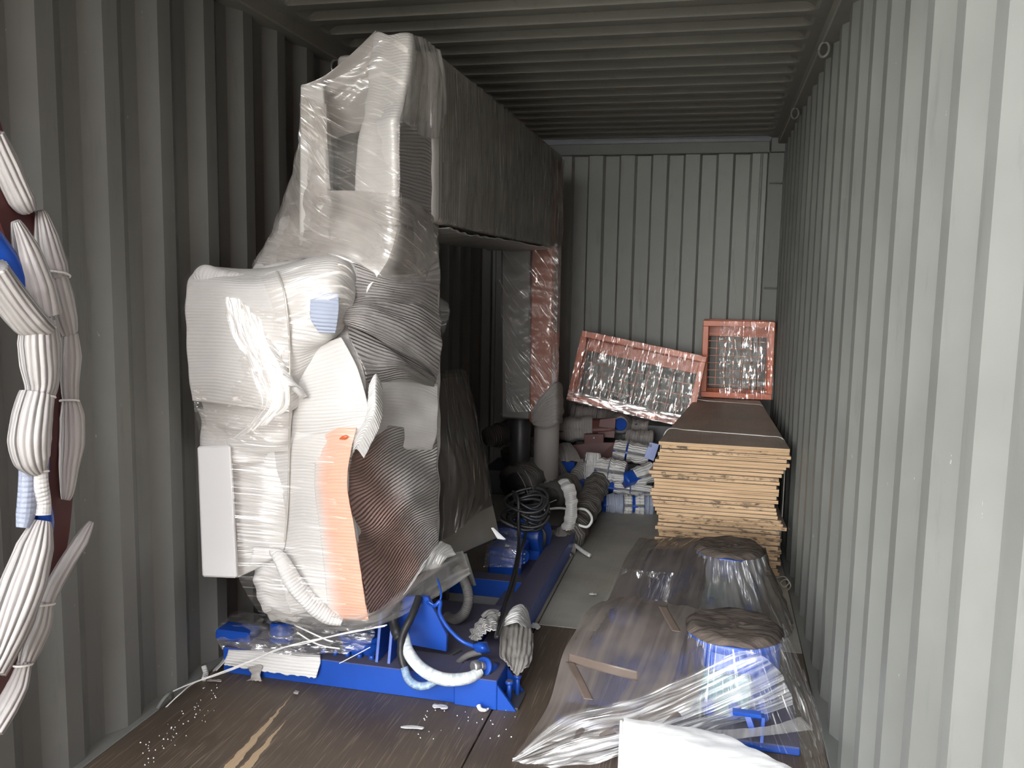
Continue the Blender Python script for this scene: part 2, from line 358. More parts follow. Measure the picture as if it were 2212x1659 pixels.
def tube(name, path, rad, mat, parent=None, n=None, seg=12, caps=True, ribs=0.0, ribp=.01, prof=None, flat=1.0, wr=0.0, seed=1, up=(0, 0, 1), uvs=(1, 1)):
    P = cr(path, n or max(8, 6*len(path))); n = len(P)
    R = np.interp(np.linspace(0, 1, n), np.linspace(0, 1, len(np.atleast_1d(rad))), np.atleast_1d(rad)) if np.ndim(rad) else np.full(n, rad)
    T = np.gradient(P, axis=0); T /= np.linalg.norm(T, axis=1, keepdims=True)+1e-12
    a = np.array(up, float)
    if abs(T[0] @ a) > .9: a = np.array([1., 0, 0])
    N = np.cross(T[0], a); N /= np.linalg.norm(N); V = []; L = np.concatenate([[0], np.cumsum(np.linalg.norm(np.diff(P, axis=0), axis=1))])
    th = np.arange(seg)/seg*2*math.pi; uv = []; rg = np.random.default_rng(seed); ph = rg.uniform(0, 6.28, 6)
    for i in range(n):
        N = N-T[i]*(N @ T[i]); N /= np.linalg.norm(N)+1e-12; B = np.cross(T[i], N)
        r = R[i]*(1+(ribs*math.sin(2*math.pi*L[i]/ribp) if ribs else 0))
        rr = r*np.ones(seg) if prof is None else r*np.asarray(prof(th, L[i]))
        if wr: rr = rr*(1+wr*(np.sin(3*th+ph[0]+9*L[i])+np.sin(5*th+ph[1]-14*L[i]*3)+np.sin(2*th+ph[2]+L[i]*31)))
        V.append(P[i]+np.outer(rr*np.cos(th), N)+np.outer(rr*np.sin(th)*flat, B))
        uv.append(np.stack([th*R.mean()*uvs[0], np.full(seg, L[i]*uvs[1])], 1))
    F = gridfaces(n, seg, True)
    if caps: F += [tuple(range(seg))[::-1], tuple((n-1)*seg+j for j in range(seg))]
    return emit(name, np.concatenate(V), F, mat, parent, np.concatenate(uv))
def bmout(name, bm, mat, parent=None, smooth=False, kind=None, mats=None):
    bm.normal_update(); V = [v.co[:] for v in bm.verts]; bm.verts.index_update(); F = [[v.index for v in f.verts] for f in bm.faces]
    mi = [f.material_index for f in bm.faces]; bm.free()
    return emit(name, V, F, mat, parent, smooth=smooth, kind=kind, mats=mats, mi=mi)
def hexa(name, c, mat, parent=None, bev=.004, kind=None, mats=None, mfun=None, smooth=False, segs=1):
    """box from eight corners: bottom four then top four, both in the same turn"""
    bm = bmesh.new(); v = [bm.verts.new(tuple(map(float, p))) for p in c]
    for f in ((3, 2, 1, 0), (4, 5, 6, 7), (0, 1, 5, 4), (1, 2, 6, 5), (2, 3, 7, 6), (3, 0, 4, 7)): bm.faces.new([v[i] for i in f])
    bmesh.ops.recalc_face_normals(bm, faces=bm.faces)
    if bev: bmesh.ops.bevel(bm, geom=bm.edges[:], offset=bev, segments=segs, profile=.6, affect='EDGES')
    if mfun:
        bm.normal_update()
        for f in bm.faces: f.material_index = mfun(f)
    return bmout(name, bm, mat, parent, smooth=smooth, kind=kind, mats=mats)
def box(name, x0, x1, y0, y1, z0, z1, mat, parent=None, bev=.004, rot=None, **kw):
    c = [(x0, y0, z0), (x1, y0, z0), (x1, y1, z0), (x0, y1, z0), (x0, y0, z1), (x1, y0, z1), (x1, y1, z1), (x0, y1, z1)]
    if rot is not None: 
        R, o = rot; c = [tuple(np.array(o)+R @ (np.array(p)-np.array(o))) for p in c]
    return hexa(name, c, mat, parent, bev, **kw)
def prism(name, poly, d, mat, parent=None, bev=.003, kind=None, mats=None, mfun=None):
    """flat polygon (3-D points) pushed along d"""
    P = np.asarray(poly, float); d = np.asarray(d, float); bm = bmesh.new()
    a = [bm.verts.new(p) for p in P]; b = [bm.verts.new(p+d) for p in P]; k = len(P)
    bm.faces.new(a[::-1]); bm.faces.new(b)
    for i in range(k): bm.faces.new((a[i], a[(i+1) % k], b[(i+1) % k], b[i]))
    bmesh.ops.recalc_face_normals(bm, faces=bm.faces)
    if bev: bmesh.ops.bevel(bm, geom=bm.edges[:], offset=bev, segments=1, affect='EDGES')
    return bmout(name, bm, mat, parent, kind=kind, mats=mats)
def cyl(name, p0, p1, r, mat, parent=None, seg=28, bev=True, r1=None):
    p0 = np.array(p0, float); p1 = np.array(p1, float); L = np.linalg.norm(p1-p0); d = (p1-p0)/L; e = min(.004, r*.2, L*.3) if bev else 0
    r1 = r if r1 is None else r1
    ts = [0, e, L-e, L] if bev else [0, L]; rs = [r-e, r, r1, r1-e] if bev else [r, r1]
    a = np.array([0, 0, 1.]) if abs(d[2]) < .9 else np.array([1., 0, 0]); N = np.cross(d, a); N /= np.linalg.norm(N); B = np.cross(d, N)
    th = np.arange(seg)/seg*2*math.pi
    V = np.concatenate([p0+d*t+rr*(np.outer(np.cos(th), N)+np.outer(np.sin(th), B)) for t, rr in zip(ts, rs)])
    F = gridfaces(len(ts), seg, True)+[tuple(range(seg))[::-1], tuple((len(ts)-1)*seg+j for j in range(seg))]
    o = emit(name, V, F, mat, parent, smooth=False)
    for p in o.data.polygons: p.use_smooth = len(p.vertices) == 4
    return o
def hullmesh(name, pts, mat, parent=None, sub=3, wr=.004, wf=9, seed=2, sm=2):
    bm = bmesh.new()
    for p in pts: bm.verts.new(tuple(map(float, p)))
    r = bmesh.ops.convex_hull(bm, input=bm.verts[:])
    bmesh.ops.delete(bm, geom=[g for g in set(r['geom_interior']+r['geom_unused']) if isinstance(g, bmesh.types.BMVert)], context='VERTS')
    for _ in range(sub): bmesh.ops.subdivide_edges(bm, edges=bm.edges[:], cuts=1, use_grid_fill=True)
    for _ in range(sm): bmesh.ops.smooth_vert(bm, verts=bm.verts[:], factor=.5, use_axis_x=True, use_axis_y=True, use_axis_z=True)
    bm.normal_update(); rg = np.random.default_rng(seed); D = rg.normal(size=(6, 3))*wf*2; ph = rg.uniform(0, 6.28, 6)
    for v in bm.verts:
        v.co += v.normal*wr*sum(math.sin(float(np.dot(D[k], v.co))+ph[k]) for k in range(6))/3
    V = np.array([v.co[:] for v in bm.verts]); bm.verts.index_update(); F = [[v.index for v in f.verts] for f in bm.faces]; bm.free()
    th = np.arctan2(V[:, 1]-V[:, 1].mean(), V[:, 0]-V[:, 0].mean())
    return emit(name, V, F, mat, parent, np.stack([V[:, 2]*1.0+np.hypot(V[:, 0]-V[:, 0].mean(), V[:, 1]-V[:, 1].mean())*.6, th*.4], 1))
def sgrid(rows, y=None): return [[at(*p) if len(p) == 3 else at(p[0], p[1], y) for p in r] for r in rows]

# ------------------------------------------------------------------ the container
Y0, Y1, WX, HZ = 1.10, 7.0, 2.35, 2.60
def corr_profile(y0, y1, start, segs, depth):
    """list of (y, depth) along a pressed panel; segs = slope, inner flat, slope, outer flat"""
    pts = []; pitch = sum(segs); k = math.floor((y0-start)/pitch)-1; y = start+k*pitch
    while y < y1+pitch:
        a = y
        for yy, d in ((a, depth), (a+segs[0], 0), (a+segs[0]+segs[1], 0), (a+segs[0]+segs[1]+segs[2], depth)): pts.append((yy, d))
        y += pitch
    out = [p for p in pts if y0 < p[0] < y1]
    def val(q):
        for (a, da), (b, db) in zip(pts, pts[1:]):
            if a <= q <= b: return da+(db-da)*(q-a)/max(b-a, 1e-9)
        return 0
    return [(y0, val(y0))]+out+[(y1, val(y1))]
def side_wall(name, x, sgn, start):
    pr = corr_profile(Y0, Y1, start, (.068, .070, .068, .072), .036); nz = 30; V = []; rg = np.random.default_rng(4)
    dents = [(rg.uniform(1.5, 6.5), rg.uniform(.02, 1.0), rg.uniform(.05, .16), rg.uniform(-.012, .010)) for _ in range(26)]
    P2 = []
    for (a, da), (b, db) in zip(pr, pr[1:]):     # soften the press bends a little
        for k in range(4): t = k/4; P2.append((a+(b-a)*t, da+(db-da)*t))
    P2.append(pr[-1])
    for (y, d) in P2:
        for k in range(nz+1):
            z = HZ*k/nz; dn = sum(h*math.exp(-((y-dy)**2+(z-dz)**2*.5)/(s*s)) for dy, dz, s, h in dents)
            V.append((x+sgn*(d-.004)+sgn*dn*.6, y, z))
    F = gridfaces(len(P2), nz+1); F = [f if sgn < 0 else f[::-1] for f in F]
    return emit(name, V, F, M['wall'], None, smooth=False, kind='structure')
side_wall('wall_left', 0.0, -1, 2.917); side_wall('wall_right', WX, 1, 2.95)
pr = corr_profile(0.06, WX-.10, .10, (.018, .108, .018, .106), .045)
V = []; 
for (x, d) in pr: V += [(x, Y1+d-.02, -.03), (x, Y1+d-.02, .9), (x, Y1+d-.02, 1.8), (x, Y1+d-.02, 2.60)]
wb = emit('wall_back', V, gridfaces(len(pr), 4), M['wall_end_lightened'], None, smooth=False, kind='structure')
box('corner_post', WX-.115, WX+.02, Y1-.035, Y1+.05, 0, 2.55, M['wall'], wb, .004)
box('corner_post', -.02, .075, Y1-.035, Y1+.05, 0, 2.55, M['wall'], wb, .004)
box('seam_strip', WX-.175, WX-.155, Y1-.03, Y1+.02, .02, 2.55, M['wall'], wb, .003)
for z in (2.31, 1.52):
    tube('lashing_bar', [(WX-.10, Y1-.06, z), (WX-.06, Y1-.075, z), (WX-.01, Y1-.06, z)], .006, M['wall'], wb, seg=8)
tube('lashing_bar', [(.02, Y1-.06, 1.9), (.05, Y1-.075, 1.9), (.09, Y1-.06, 1.9)], .006, M['wall'], wb, seg=8)
box('trim_1', -.02, WX-.11, Y1-.065, Y1+.05, 2.535, 2.62, M['wall'], None, .004, kind='structure')
box('trim_2', WX-.105, WX+.02, Y1-.09, Y1+.05, 2.535, 2.64, M['wall'], None, .004, kind='structure')
# top side rails, with lashing rings
tl = box('trim_3', -.05, .055, Y0, Y1+.05, HZ-.005, 2.70, M['roof'], None, .006, kind='structure')
tr_ = box('trim_4', WX-.055, WX+.05, Y0, Y1+.05, HZ-.005, 2.70, M['roof'], None, .006, kind='structure')
def ring(c, r, wire, axis, parent, name='lashing_ring', mat='wall', a0=0, a1=2*math.pi, n=20):
    c = np.array(c, float); A = np.array(axis[0], float); B = np.array(axis[1], float); th = np.linspace(a0, a1, n)
    return tube(name, [c+r*(A*math.cos(t)+B*math.sin(t)) for t in th], wire, M[mat], parent, n=n*2, seg=8)
for yy in (2.55, 4.05, 5.5): 
    ring((.045, yy, 2.565), .032, .006, ((.6, .5, 0), (0, .2, 1)), tl, mat='steel')
    ring((WX-.045, yy+.06, 2.565), .032, .006, ((-.6, .5, 0), (0, .2, 1)), tr_, mat='wall')
# pressed roof
NX, NYR = 40, 0; prr = corr_profile(Y0, Y1, 3.815-.2148*4, (.036, .058, .050, .0708), 0.030)
P2 = []
for (a, da), (b, db) in zip(prr, prr[1:]):
    for k in range(3): t = k/3; t2 = t; P2.append((a+(b-a)*t, da+(db-da)*t2))
P2.append(prr[-1]); xs = [0, .05, .10, .115, .13, .15, .18]+list(np.linspace(.3, WX-.3, 12))+[WX-.18, WX-.15, WX-.13, WX-.115, WX-.10, WX-.05, WX]
V = []
for (y, d) in P2:
    for x in xs:
        e = min(x, WX-x); k = min(1, max(0, (e-.10)/.06)); k = k*k*(3-2*k); V.append((x, y, 2.655+d*k))
emit('ceiling', V, [f[::-1] for f in gridfaces(len(P2), len(xs))], M['roof'], None, smooth=False, kind='structure')
box('trim_5', -.05, WX+.05, Y0, Y1, 2.69, 2.72, M['roof'], None, 0, kind='structure')
# floor: steel base, plywood panels, side strips
fl = box('floor', -.05, WX+.05, Y0, Y1+.05, -.12, -.022, M['darksteel'], None, 0, kind='structure')
for (x0, x1, y0, y1, mt) in ((.03, 1.172, Y0, 3.688, 'floor_front'), (1.178, WX-.03, Y0, 3.688, 'floor_front'), (.03, 1.172, 3.693, 6.1, 'floor_back'), (1.178, WX-.03, 3.693, 6.1, 'floor_back'), (.03, 1.172, 6.105, Y1, 'floor_back'), (1.178, WX-.03, 6.105, Y1, 'floor_back')):
    o = box('plywood_panel', x0, x1, y0, y1, -.022, 0, M[mt], fl, .0015)
bl = box('baseboard_left', -.045, .028, Y0, Y1, -.03, .004, M['wall'], None, .003, kind='structure')
br = box('baseboard_right', WX-.028, WX+.045, Y0, Y1, -.03, .004, M['wall'], None, .003, kind='structure')
for yy in (2.6, 4.1, 5.6):
    ring((.028, yy, .012), .036, .007, ((0, 1, 0), (.45, 0, .9)), bl, a0=-.2, a1=math.pi+.2, mat='wall')
box('end_frame', -.05, WX+.05, Y1+.03, Y1+.09, -.14, 2.72, M['darksteel'], wb, 0)
# outside the doorway: door leaf and container stack, unseen, added to block right-hand sky
dl = box('door_sky_block', WX+.01, WX+.05, Y0-1.17, Y0-.01, .02, 2.58, M['wall'], None, .004, kind='structure')
for k in range(2):
    box('lock_rod', WX-.02, WX+.01, Y0-.95+.6*k, Y0-.92+.6*k, .1, 2.5, M['steel'], dl, .006)
for k in range(2):
    box('wall_sky_block' if k == 0 else 'wall_sky_block_upper', 3.1, 5.54, -9.5, 2.7, -.14+2.6*k, 2.44+2.6*k, M['maroon_light'], None, .02, kind='structure')
emit('ground', [(-40, -40, -.14), (40, -40, -.14), (40, 40, -.14), (-40, 40, -.14)], [(0, 1, 2, 3)], M['ground'], None, kind='structure')
# ------------------------------------------------------------------ blue skid frame on the floor
sk = thing('skid_frame', 'blue steel skid base with dusty top, on the dark floor under the wrapped machine', 'machine base', (.65, 2.95, 0))
box('front_beam', .085, 1.03, 2.888, 3.06, 0, .104, M['blue'], sk, .003)
box('end_plate', 1.031, 1.192, 2.876, 3.06, 0, .112, M['blue'], sk, .003)
box('deck_plate', .12, 1.03, 3.06, 3.62, .015, .098, M['blue'], sk, .003)
o = box('side_rail', 1.045, 1.16, 3.06, 5.05, 0, .10, M['blue'], sk, .004)
box('side_rail', .10, .215, 3.62, 5.6, 0, .10, M['blue'], sk, .004)
box('rail_channel', .955, 1.045, 3.62, 4.9, 0, .04, M['blue'], sk, .003)
box('cross_member', .215, 1.045, 3.96, 4.06, 0, .088, M['blue'], sk, .003)
box('cross_member', .215, 1.045, 4.86, 4.98, 0, .088, M['blue'], sk, .003)
prism('gusset', [(1.193, 2.878, 0), (1.262, 2.886, 0), (1.193, 2.878, .092)], (0, .012, 0), M['blue_clean'], sk, .001)
prism('gusset', [(1.193, 3.03, 0), (1.262, 3.03, 0), (1.193, 3.03, .092)], (0, .012, 0), M['blue_clean'], sk, .001)
box('foot_plate', 1.193, 1.268, 2.892, 3.028, 0, .010, M['darksteel'], sk, .002)
for (x, y) in ((1.222, 2.945), (1.24, 3.0)):
    b_ = cyl('bolt', (x, y, .005), (x, y, .078), .009, M['blue_clean'], sk, 14); cyl('bolt_head', (x, y, .072), (x, y, .086), .016, M['blue'], b_, 6)
# upright bracket plates
prism('bracket_plate', [at(881, 1392, 3.03), at(878, 1370, 3.03), at(893, 1290, 3.03), at(924, 1290, 3.03), at(965, 1372, 3.03), at(964, 1408, 3.03)], (0, .022, 0), M['blue_clean'], sk, .002)
prism('bracket_plate', [at(852, 1392, 3.0), at(852, 1290, 3.0), at(893, 1290, 3.03), at(884, 1392, 3.03)], (0, .022, .0), M['blue_clean'], sk, .002)
for px in (812, 838):
    a = at(px, 1420, 2.93); x = a[0]
    prism('rib_plate', [(x, 2.92, .10), (x, 3.05, .10), (x, 3.05, .30), (x, 2.97, .30)], (.012, 0, 0), M['blue_clean'], sk, .001)
c = at(782, 1385, 3.02)
cyl('pedestal', (c[0], 3.04, .09), (c[0], 3.04, .165), .085, M['blue_clean'], sk, 36); cyl('pedestal_flange', (c[0], 3.04, .15), (c[0], 3.04, .172), .10, M['blue_clean'], sk, 36)
for k in range(5):
    a = at(700+k*26, 1412, 2.95); cyl('stud', (a[0], 2.945, .10), (a[0], 2.945, .118), .011, M['blue_clean'], sk, 8)
c = at(1046, 1441, 2.94); n = np.array([-.28, -.83, .45]); n /= np.linalg.norm(n)
fl_ = cyl('hose_flange', c, c+n*.012, .036, M['blue_clean'], sk, 32); cyl('flange_neck', c-n*.09, c, .028, M['blue'], fl_, 24)
ft = cyl('hose_fitting', c+n*.011, c+n*.04, .020, M['steel'], sk, 6); cyl('fitting_collar', c+n*.038, c+n*.062+np.array([-.012, 0, -.01]), .023, M['steel'], ft, 24)
box('strut', 0, .012, 0, .26, 0, .035, M['darksteel'], None, .002).name = 'strut'
st_ = bpy.data.objects['strut']; st_.parent = sk; st_.location = Vector(at(945, 1450, 3.0))-Vector((.65, 2.95, 0)); st_.rotation_euler = (.15, 0, -.5)
# hoses on the skid
def P3(l, y=None): return [at(*p) if len(p) == 3 else at(p[0], p[1], y) for p in l]
wh = tube('taped_hose', P3([(872, 1372, 2.93), (884, 1412, 2.87), (915, 1448, 2.84), (962, 1468, 2.84), (1010, 1465, 2.86), (1038, 1450, 2.90)]), [.021, .022, .023, .023, .022, .019], None, sk, 60, 16, wr=.03, seed=3)
t = NT('white_hose_tape'); cc = t.coord('UV', (8, 60, 1)); nz = t.noise(cc, 1, 4, .6)
M['hosetape'] = t.done(t.pbr(t.mix(t.ramp(nz, [(.35, 0), (.6, 1)]), (.45, .52, .58), (.78, .80, .78)), .35, 0, t.bump(nz, .6, .006)))
wh.data.materials.clear(); wh.data.materials.append(M['hosetape'])
tube('black_hose', P3([(905, 1290, 3.02), (890, 1330, 2.95), (870, 1372, 2.90), (866, 1410, 2.865), (874, 1444, 2.85)]), .0145, M['rubber'], sk, 50, 12, ribs=.03, ribp=.006)
bh = tube('taped_hose', P3([(873, 1440, 2.85), (882, 1466, 2.845), (902, 1481, 2.845), (925, 1480, 2.85), (945, 1468, 2.86)]), .0145, None, sk, 30, 12, wr=.04, seed=5)
t = NT('blue_white_hose_tape'); nz = t.noise(t.coord('UV', (8, 60, 1)), 1, 4, .6)
bh.data.materials.clear(); bh.data.materials.append(t.done(t.pbr(t.mix(t.ramp(nz, [(.4, 0), (.7, 1)]), (.16, .26, .42), (.45, .55, .66)), .35)))
tube('black_hose', P3([(858, 1300, 3.0), (850, 1340, 2.96), (862, 1380, 2.92)]), .02, M['rubber'], sk, 26, 12, ribs=.04, ribp=.008)
tube('blue_hose', P3([(918, 1296, 3.05), (938, 1308, 3.0), (951, 1300, 3.0), (950, 1325, 3.0), (968, 1356, 3.0), (1000, 1386, 3.0), (1036, 1399, 2.98)]), .0075, M['blue_clean'], sk, 70, 10)
tube('blue_hose', P3([(945, 1250, 3.1), (953, 1285, 3.02), (944, 1308, 3.0), (926, 1300, 3.0)]), .004, M['blue_clean'], sk, 30, 8)
tube('corrugated_hose', P3([(985, 1225, 3.42), (1003, 1255, 3.40), (1012, 1290, 3.36), (1004, 1322, 3.34), (984, 1338, 3.36), (966, 1332, 3.42)]), .021, M['rubbergrey'], sk, 200, 14, ribs=.06, ribp=.0065)
hullmesh('hose_joint', [at(1030+dx, 1400+dy, 2.98+dz) for dx, dy, dz in ((-12, -8, 0), (-4, 14, 0), (14, 14, 0), (34, 10, .02), (24, -16, .04), (4, -14, 0), (16, 0, -.04), (10, 4, .06))], M['blue_clean'], sk, 2, .003, 20, 4, 1)
tube('dusty_hose', P3([(1040, 1408, 2.98), (1010, 1416, 3.0), (980, 1440, 3.02), (960, 1462, 3.03)]), .012, M['rubbergrey'], sk, 26, 10)
# blue pipe beside the rail
tube('hydraulic_pipe', P3([(1168, 1190, 4.55), (1168, 1225, 4.35), (1165, 1252, 4.2), (1150, 1275, 4.0), (1138, 1303, 3.75), (1122, 1340, 3.5)]), .012, M['blue_clean'], sk, 50, 12)

# film-wrapped hydraulic units at the left end of the skid
hu = thing('valve_block', 'blue valve block and round cap under crinkled clear film, left end of blue skid beam', 'valve', at(540, 1400, 2.98))
a = at(480, 1388, 3.02); b = at(562, 1388, 3.02)
box('block', a[0]+.02, b[0], 2.935, 3.03, .104, .148, M['blue_clean'], hu, .008)
c = at(607, 1395, 2.98); cyl('round_cap', (c[0], 2.99, .104), (c[0]-.005, 3.01, .178), .050, M['blue_clean'], hu, 32); 
tube('cap_band', [(c[0]-.002+.053*math.cos(k*.5236), 3.0+.053*math.sin(k*.5236), .14) for k in range(13)], .004, M['steel'], hu, 40, 8)
drape('clear_film', [P3([(470, 1325, 3.10), (520, 1318, 3.12), (580, 1328, 3.10), (640, 1330, 3.05), (720, 1340, 3.0), (800, 1352, 2.97)]),
                     P3([(462, 1345, 3.02), (520, 1340, 3.04), (575, 1340, 3.02), (630, 1345, 2.97), (700, 1362, 2.93), (810, 1372, 2.93)]),
                     P3([(468, 1380, 2.93), (515, 1378, 2.93), (565, 1376, 2.92), (620, 1385, 2.90), (690, 1392, 2.89), (780, 1404, 2.89)]),
                     P3([(480, 1404, 2.90), (520, 1404, 2.895), (570, 1408, 2.885), (625, 1415, 2.875), (685, 1412, 2.88), (745, 1410, 2.885)])], M['crinkle_sheen'], hu, 60, 44, 0, wr=.010, wf=14, seed=9, ws=.8)

fs = drape('foam_sheet', [P3([(505, 1375, 3.05), (560, 1380, 3.05), (630, 1395, 3.05), (692, 1400, 3.05)]), P3([(495, 1400, 2.90), (560, 1404, 2.90), (630, 1412, 2.90), (692, 1418, 2.90)]),
            P3([(492, 1412, 2.878), (560, 1420, 2.876), (630, 1428, 2.874), (691, 1434, 2.874)]), P3([(484, 1437, 2.87), (560, 1448, 2.866), (630, 1458, 2.866), (683, 1464, 2.866)])], M['foam'], None, 44, 36, .004, wr=.003, wf=10, seed=4, jag=1.2)
tag(fs, 'white ribbed foam sheet with torn edge, folded over the left end of the blue beam', 'foam sheet')
fs = drape('foam_sheet', [P3([(500, 1398, 2.90), (492, 1404, 2.95)]), P3([(488, 1425, 2.87), (478, 1430, 2.92)]), P3([(468, 1448, 2.86), (455, 1452, 2.90)])], M['foam'], None, 10, 14, .003, jag=.8)
tag(fs, 'small white foam tongue hanging off the left end of the blue beam', 'foam sheet')
fs = drape('foam_sheet', [P3([(535, 1442, 2.862), (560, 1436, 2.862), (568, 1440, 2.862)]), P3([(544, 1458, 2.86), (556, 1455, 2.858), (562, 1458, 2.86)]), P3([(535, 1470, 2.85), (553, 1470, 2.85), (566, 1471, 2.85)])], M['foam_grey'], None, 14, 14, .003, wr=.004, wf=20, jag=1.5)
tag(fs, 'torn brown-grey scrap stuck to the front of the blue beam', 'scrap')

# blue pump behind, wrapped in film, and its cables
pu = thing('pump', 'blue pump in crinkled clear film, under the black cable coil', 'pump', at(1095, 1235, 4.3))
a = at(1058, 1232, 4.25); b = at(1128, 1232, 4.25)
box('pump_body', a[0], b[0], 4.2, 4.42, .0, .17, M['blue_clean'], pu, .012)
c = at(1150, 1160, 4.5); cyl('motor', (c[0]-.10, 4.55, .16), (c[0]+.07, 4.5, .16), .085, M['blue_clean'], pu, 28); box('motor_foot', c[0]-.09, c[0]+.05, 4.46, 4.6, 0, .09, M['blue_clean'], pu, .004)
box('terminal_box', c[0]-.09, c[0]+.02, 4.47, 4.6, .23, .31, M['blue_clean'], pu, .006)
c = at(1130, 1200, 4.2); f_ = cyl('flange', c+np.array([0, -.02, 0]), c+np.array([.012, -.03, 0]), .036, M['blue_clean'], pu, 24)
for k in range(6): 
    q = c+np.array([.012, -.03, 0])+.026*np.array([0, math.cos(k*1.047), math.sin(k*1.047)]); cyl('flange_bolt', q, q+np.array([.008, 0, 0]), .006, M['steel'], f_, 6)
tube('outlet_pipe', [c+np.array([-.10, .0, 0]), c+np.array([-.01, -.022, 0])], .02, M['blue_clean'], pu, 8)
drape('clear_film', [P3([(1058, 1150, 4.3), (1090, 1140, 4.25), (1128, 1150, 4.2)]), P3([(1050, 1190, 4.2), (1090, 1180, 4.17), (1128, 1190, 4.16)]), P3([(1045, 1225, 4.17), (1090, 1225, 4.15), (1126, 1228, 4.15)])], M['crinkle_sheen'], pu, 36, 30, 0, wr=.008, wf=18, seed=3, ws=.9)
cb_ = thing('cable_coil', 'coil of black cable lying on the blue pump', 'cable', at(1140, 1130, 4.35))
rg = np.random.default_rng(5)
for k in range(11):
    c = at(1138+rg.uniform(-12, 12), 1096+rg.uniform(-18, 24), 4.33+rg.uniform(-.06, .06)); r = rg.uniform(.055, .115); tl_ = rg.uniform(-.5, .5); th = np.linspace(0, 2*math.pi*.97, 13)+rg.uniform(0, 6)
    tube('cable_loop', [c+np.array([r*math.cos(q), r*.55*math.sin(q), r*.42*math.sin(q+tl_)+.012*math.sin(2*q)]) for q in th], .0075, M['rubber'], cb_, 60, 8)
tube('cable_tail', P3([(1108, 1062, 4.3), (1119, 1078, 4.25), (1120, 1130, 4.2), (1120, 1180, 4.1), (1110, 1240, 3.8), (1092, 1300, 3.5), (1079, 1350, 3.2), (1072, 1376, 3.02)]), .0085, M['rubber'], cb_, 80, 10)
tube('cable_tail', P3([(1140, 1120, 4.3), (1134, 1160, 4.2), (1122, 1200, 4.0), (1112, 1260, 3.7), (1094, 1310, 3.4), (1082, 1352, 3.15), (1074, 1376, 3.0)]), .007, M['rubber'], cb_, 80, 10)
tube('cable_tail', P3([(1060, 1108, 4.3), (1074, 1118, 4.25), (1086, 1126, 4.2), (1110, 1138, 4.2)]), .006, M['rubbergrey'], cb_, 30, 8)
for k in range(4):
    tube('cable_loop', P3([(1168, 1192, 4.5), (1160-2*k, 1170, 4.47), (1158-k, 1150, 4.47), (1166, 1136+2*k, 4.47), (1174+k, 1150, 4.47), (1175+k, 1172, 4.47), (1170, 1193, 4.5)]), .006, M['rubber'], cb_, 40, 8)
fs = thing('foam_hood', 'crumpled white foam hood with deep pleats, on the skid rail corner below the black cables', 'foam sheet', at(1090, 1390, 3.2))
drape('foam_sheet', [P3([(1010, 1378, 3.28), (1030, 1345, 3.30), (1062, 1328, 3.32), (1080, 1326, 3.34)]), P3([(1022, 1383, 3.20), (1040, 1352, 3.18), (1066, 1338, 3.2), (1082, 1345, 3.24)]), P3([(1032, 1384, 3.12), (1046, 1368, 3.10), (1064, 1360, 3.1), (1076, 1372, 3.12)])], M['foam_bundle'], fs, 40, 30, .004, swap=True, wr=.008, wf=22, seed=2, ws=.1)
drape('foam_sheet', [P3([(1088, 1340, 3.32), (1108, 1312, 3.40), (1128, 1306, 3.42), (1142, 1330, 3.42), (1146, 1360, 3.4)]), P3([(1086, 1346, 3.24), (1106, 1330, 3.24), (1124, 1326, 3.26), (1138, 1346, 3.3), (1142, 1362, 3.33)]), P3([(1084, 1352, 3.2), (1104, 1346, 3.17), (1120, 1345, 3.18), (1132, 1354, 3.23), (1138, 1364, 3.28)])], M['foam'], fs, 44, 24, .004, wr=.006, wf=18, seed=6)
drape('foam_sheet', [P3([(1040, 1330, 3.45), (1058, 1316, 3.46), (1078, 1320, 3.46)]), P3([(1044, 1336, 3.4), (1060, 1326, 3.4), (1076, 1330, 3.4)])], M['foam_grey'], fs, 24, 12, .004, wr=.006, wf=18, seed=8)
fs = drape('foam_sheet', [P3([(1084, 1346, 3.22), (1112, 1342, 3.25), (1135, 1352, 3.25), (1152, 1368, 3.22)]), P3([(1080, 1384, 3.11), (1108, 1385, 3.12), (1131, 1392, 3.10), (1152, 1404, 3.10)]), P3([(1080, 1416, 3.02), (1104, 1424, 3.02), (1125, 1428, 3.0), (1146, 1432, 3.02)]), P3([(1090, 1424, 2.99), (1104, 1444, 2.97), (1117, 1458, 2.95), (1136, 1440, 2.98)])], M['foam_torn'], None, 40, 40, .004, swap=True, wr=.005, wf=24, seed=7, ws=.05, jag=.6)
tag(fs, 'dusty grey torn foam sheet hanging off the right side of the skid rail', 'foam sheet')
# ------------------------------------------------------------------ the big foam and film wrapped machine
mc = thing('wrapped_machine', 'tall machine with boom, wrapped in white foam and stretch film, standing over the blue skid', 'machine', (.6, 3.1, .0))
def rowp(py, pxl, yl, pxc, yc, pxr=945, yr=3.32, bulge=.02, xb=None):
    A = at(pxl, py, yl); C = at(pxc, py, yc); Rr = at(pxr, py, yr); z = C[2]; zl = A[2]
    m = (A+C)/2; xb = A[0] if xb is None else xb
    return [(xb+.02, 3.36, zl), (A[0]-.01, (yl+3.36)/2, zl), (A[0], yl+.05, zl), (A[0]+.03, yl, zl), (m[0], m[1]-bulge, z), (C[0]-.03, yc-.004, z), (C[0], yc+.004, z), (C[0]-.004, yc+.05, z),
            ((C[0]+Rr[0])/2-.055, (yc+yr)/2+.05, z), (Rr[0]-.03, yr+.0, z), (Rr[0]-.03, yr+.06, z), ((xb+Rr[0])/2, 3.42, z)]
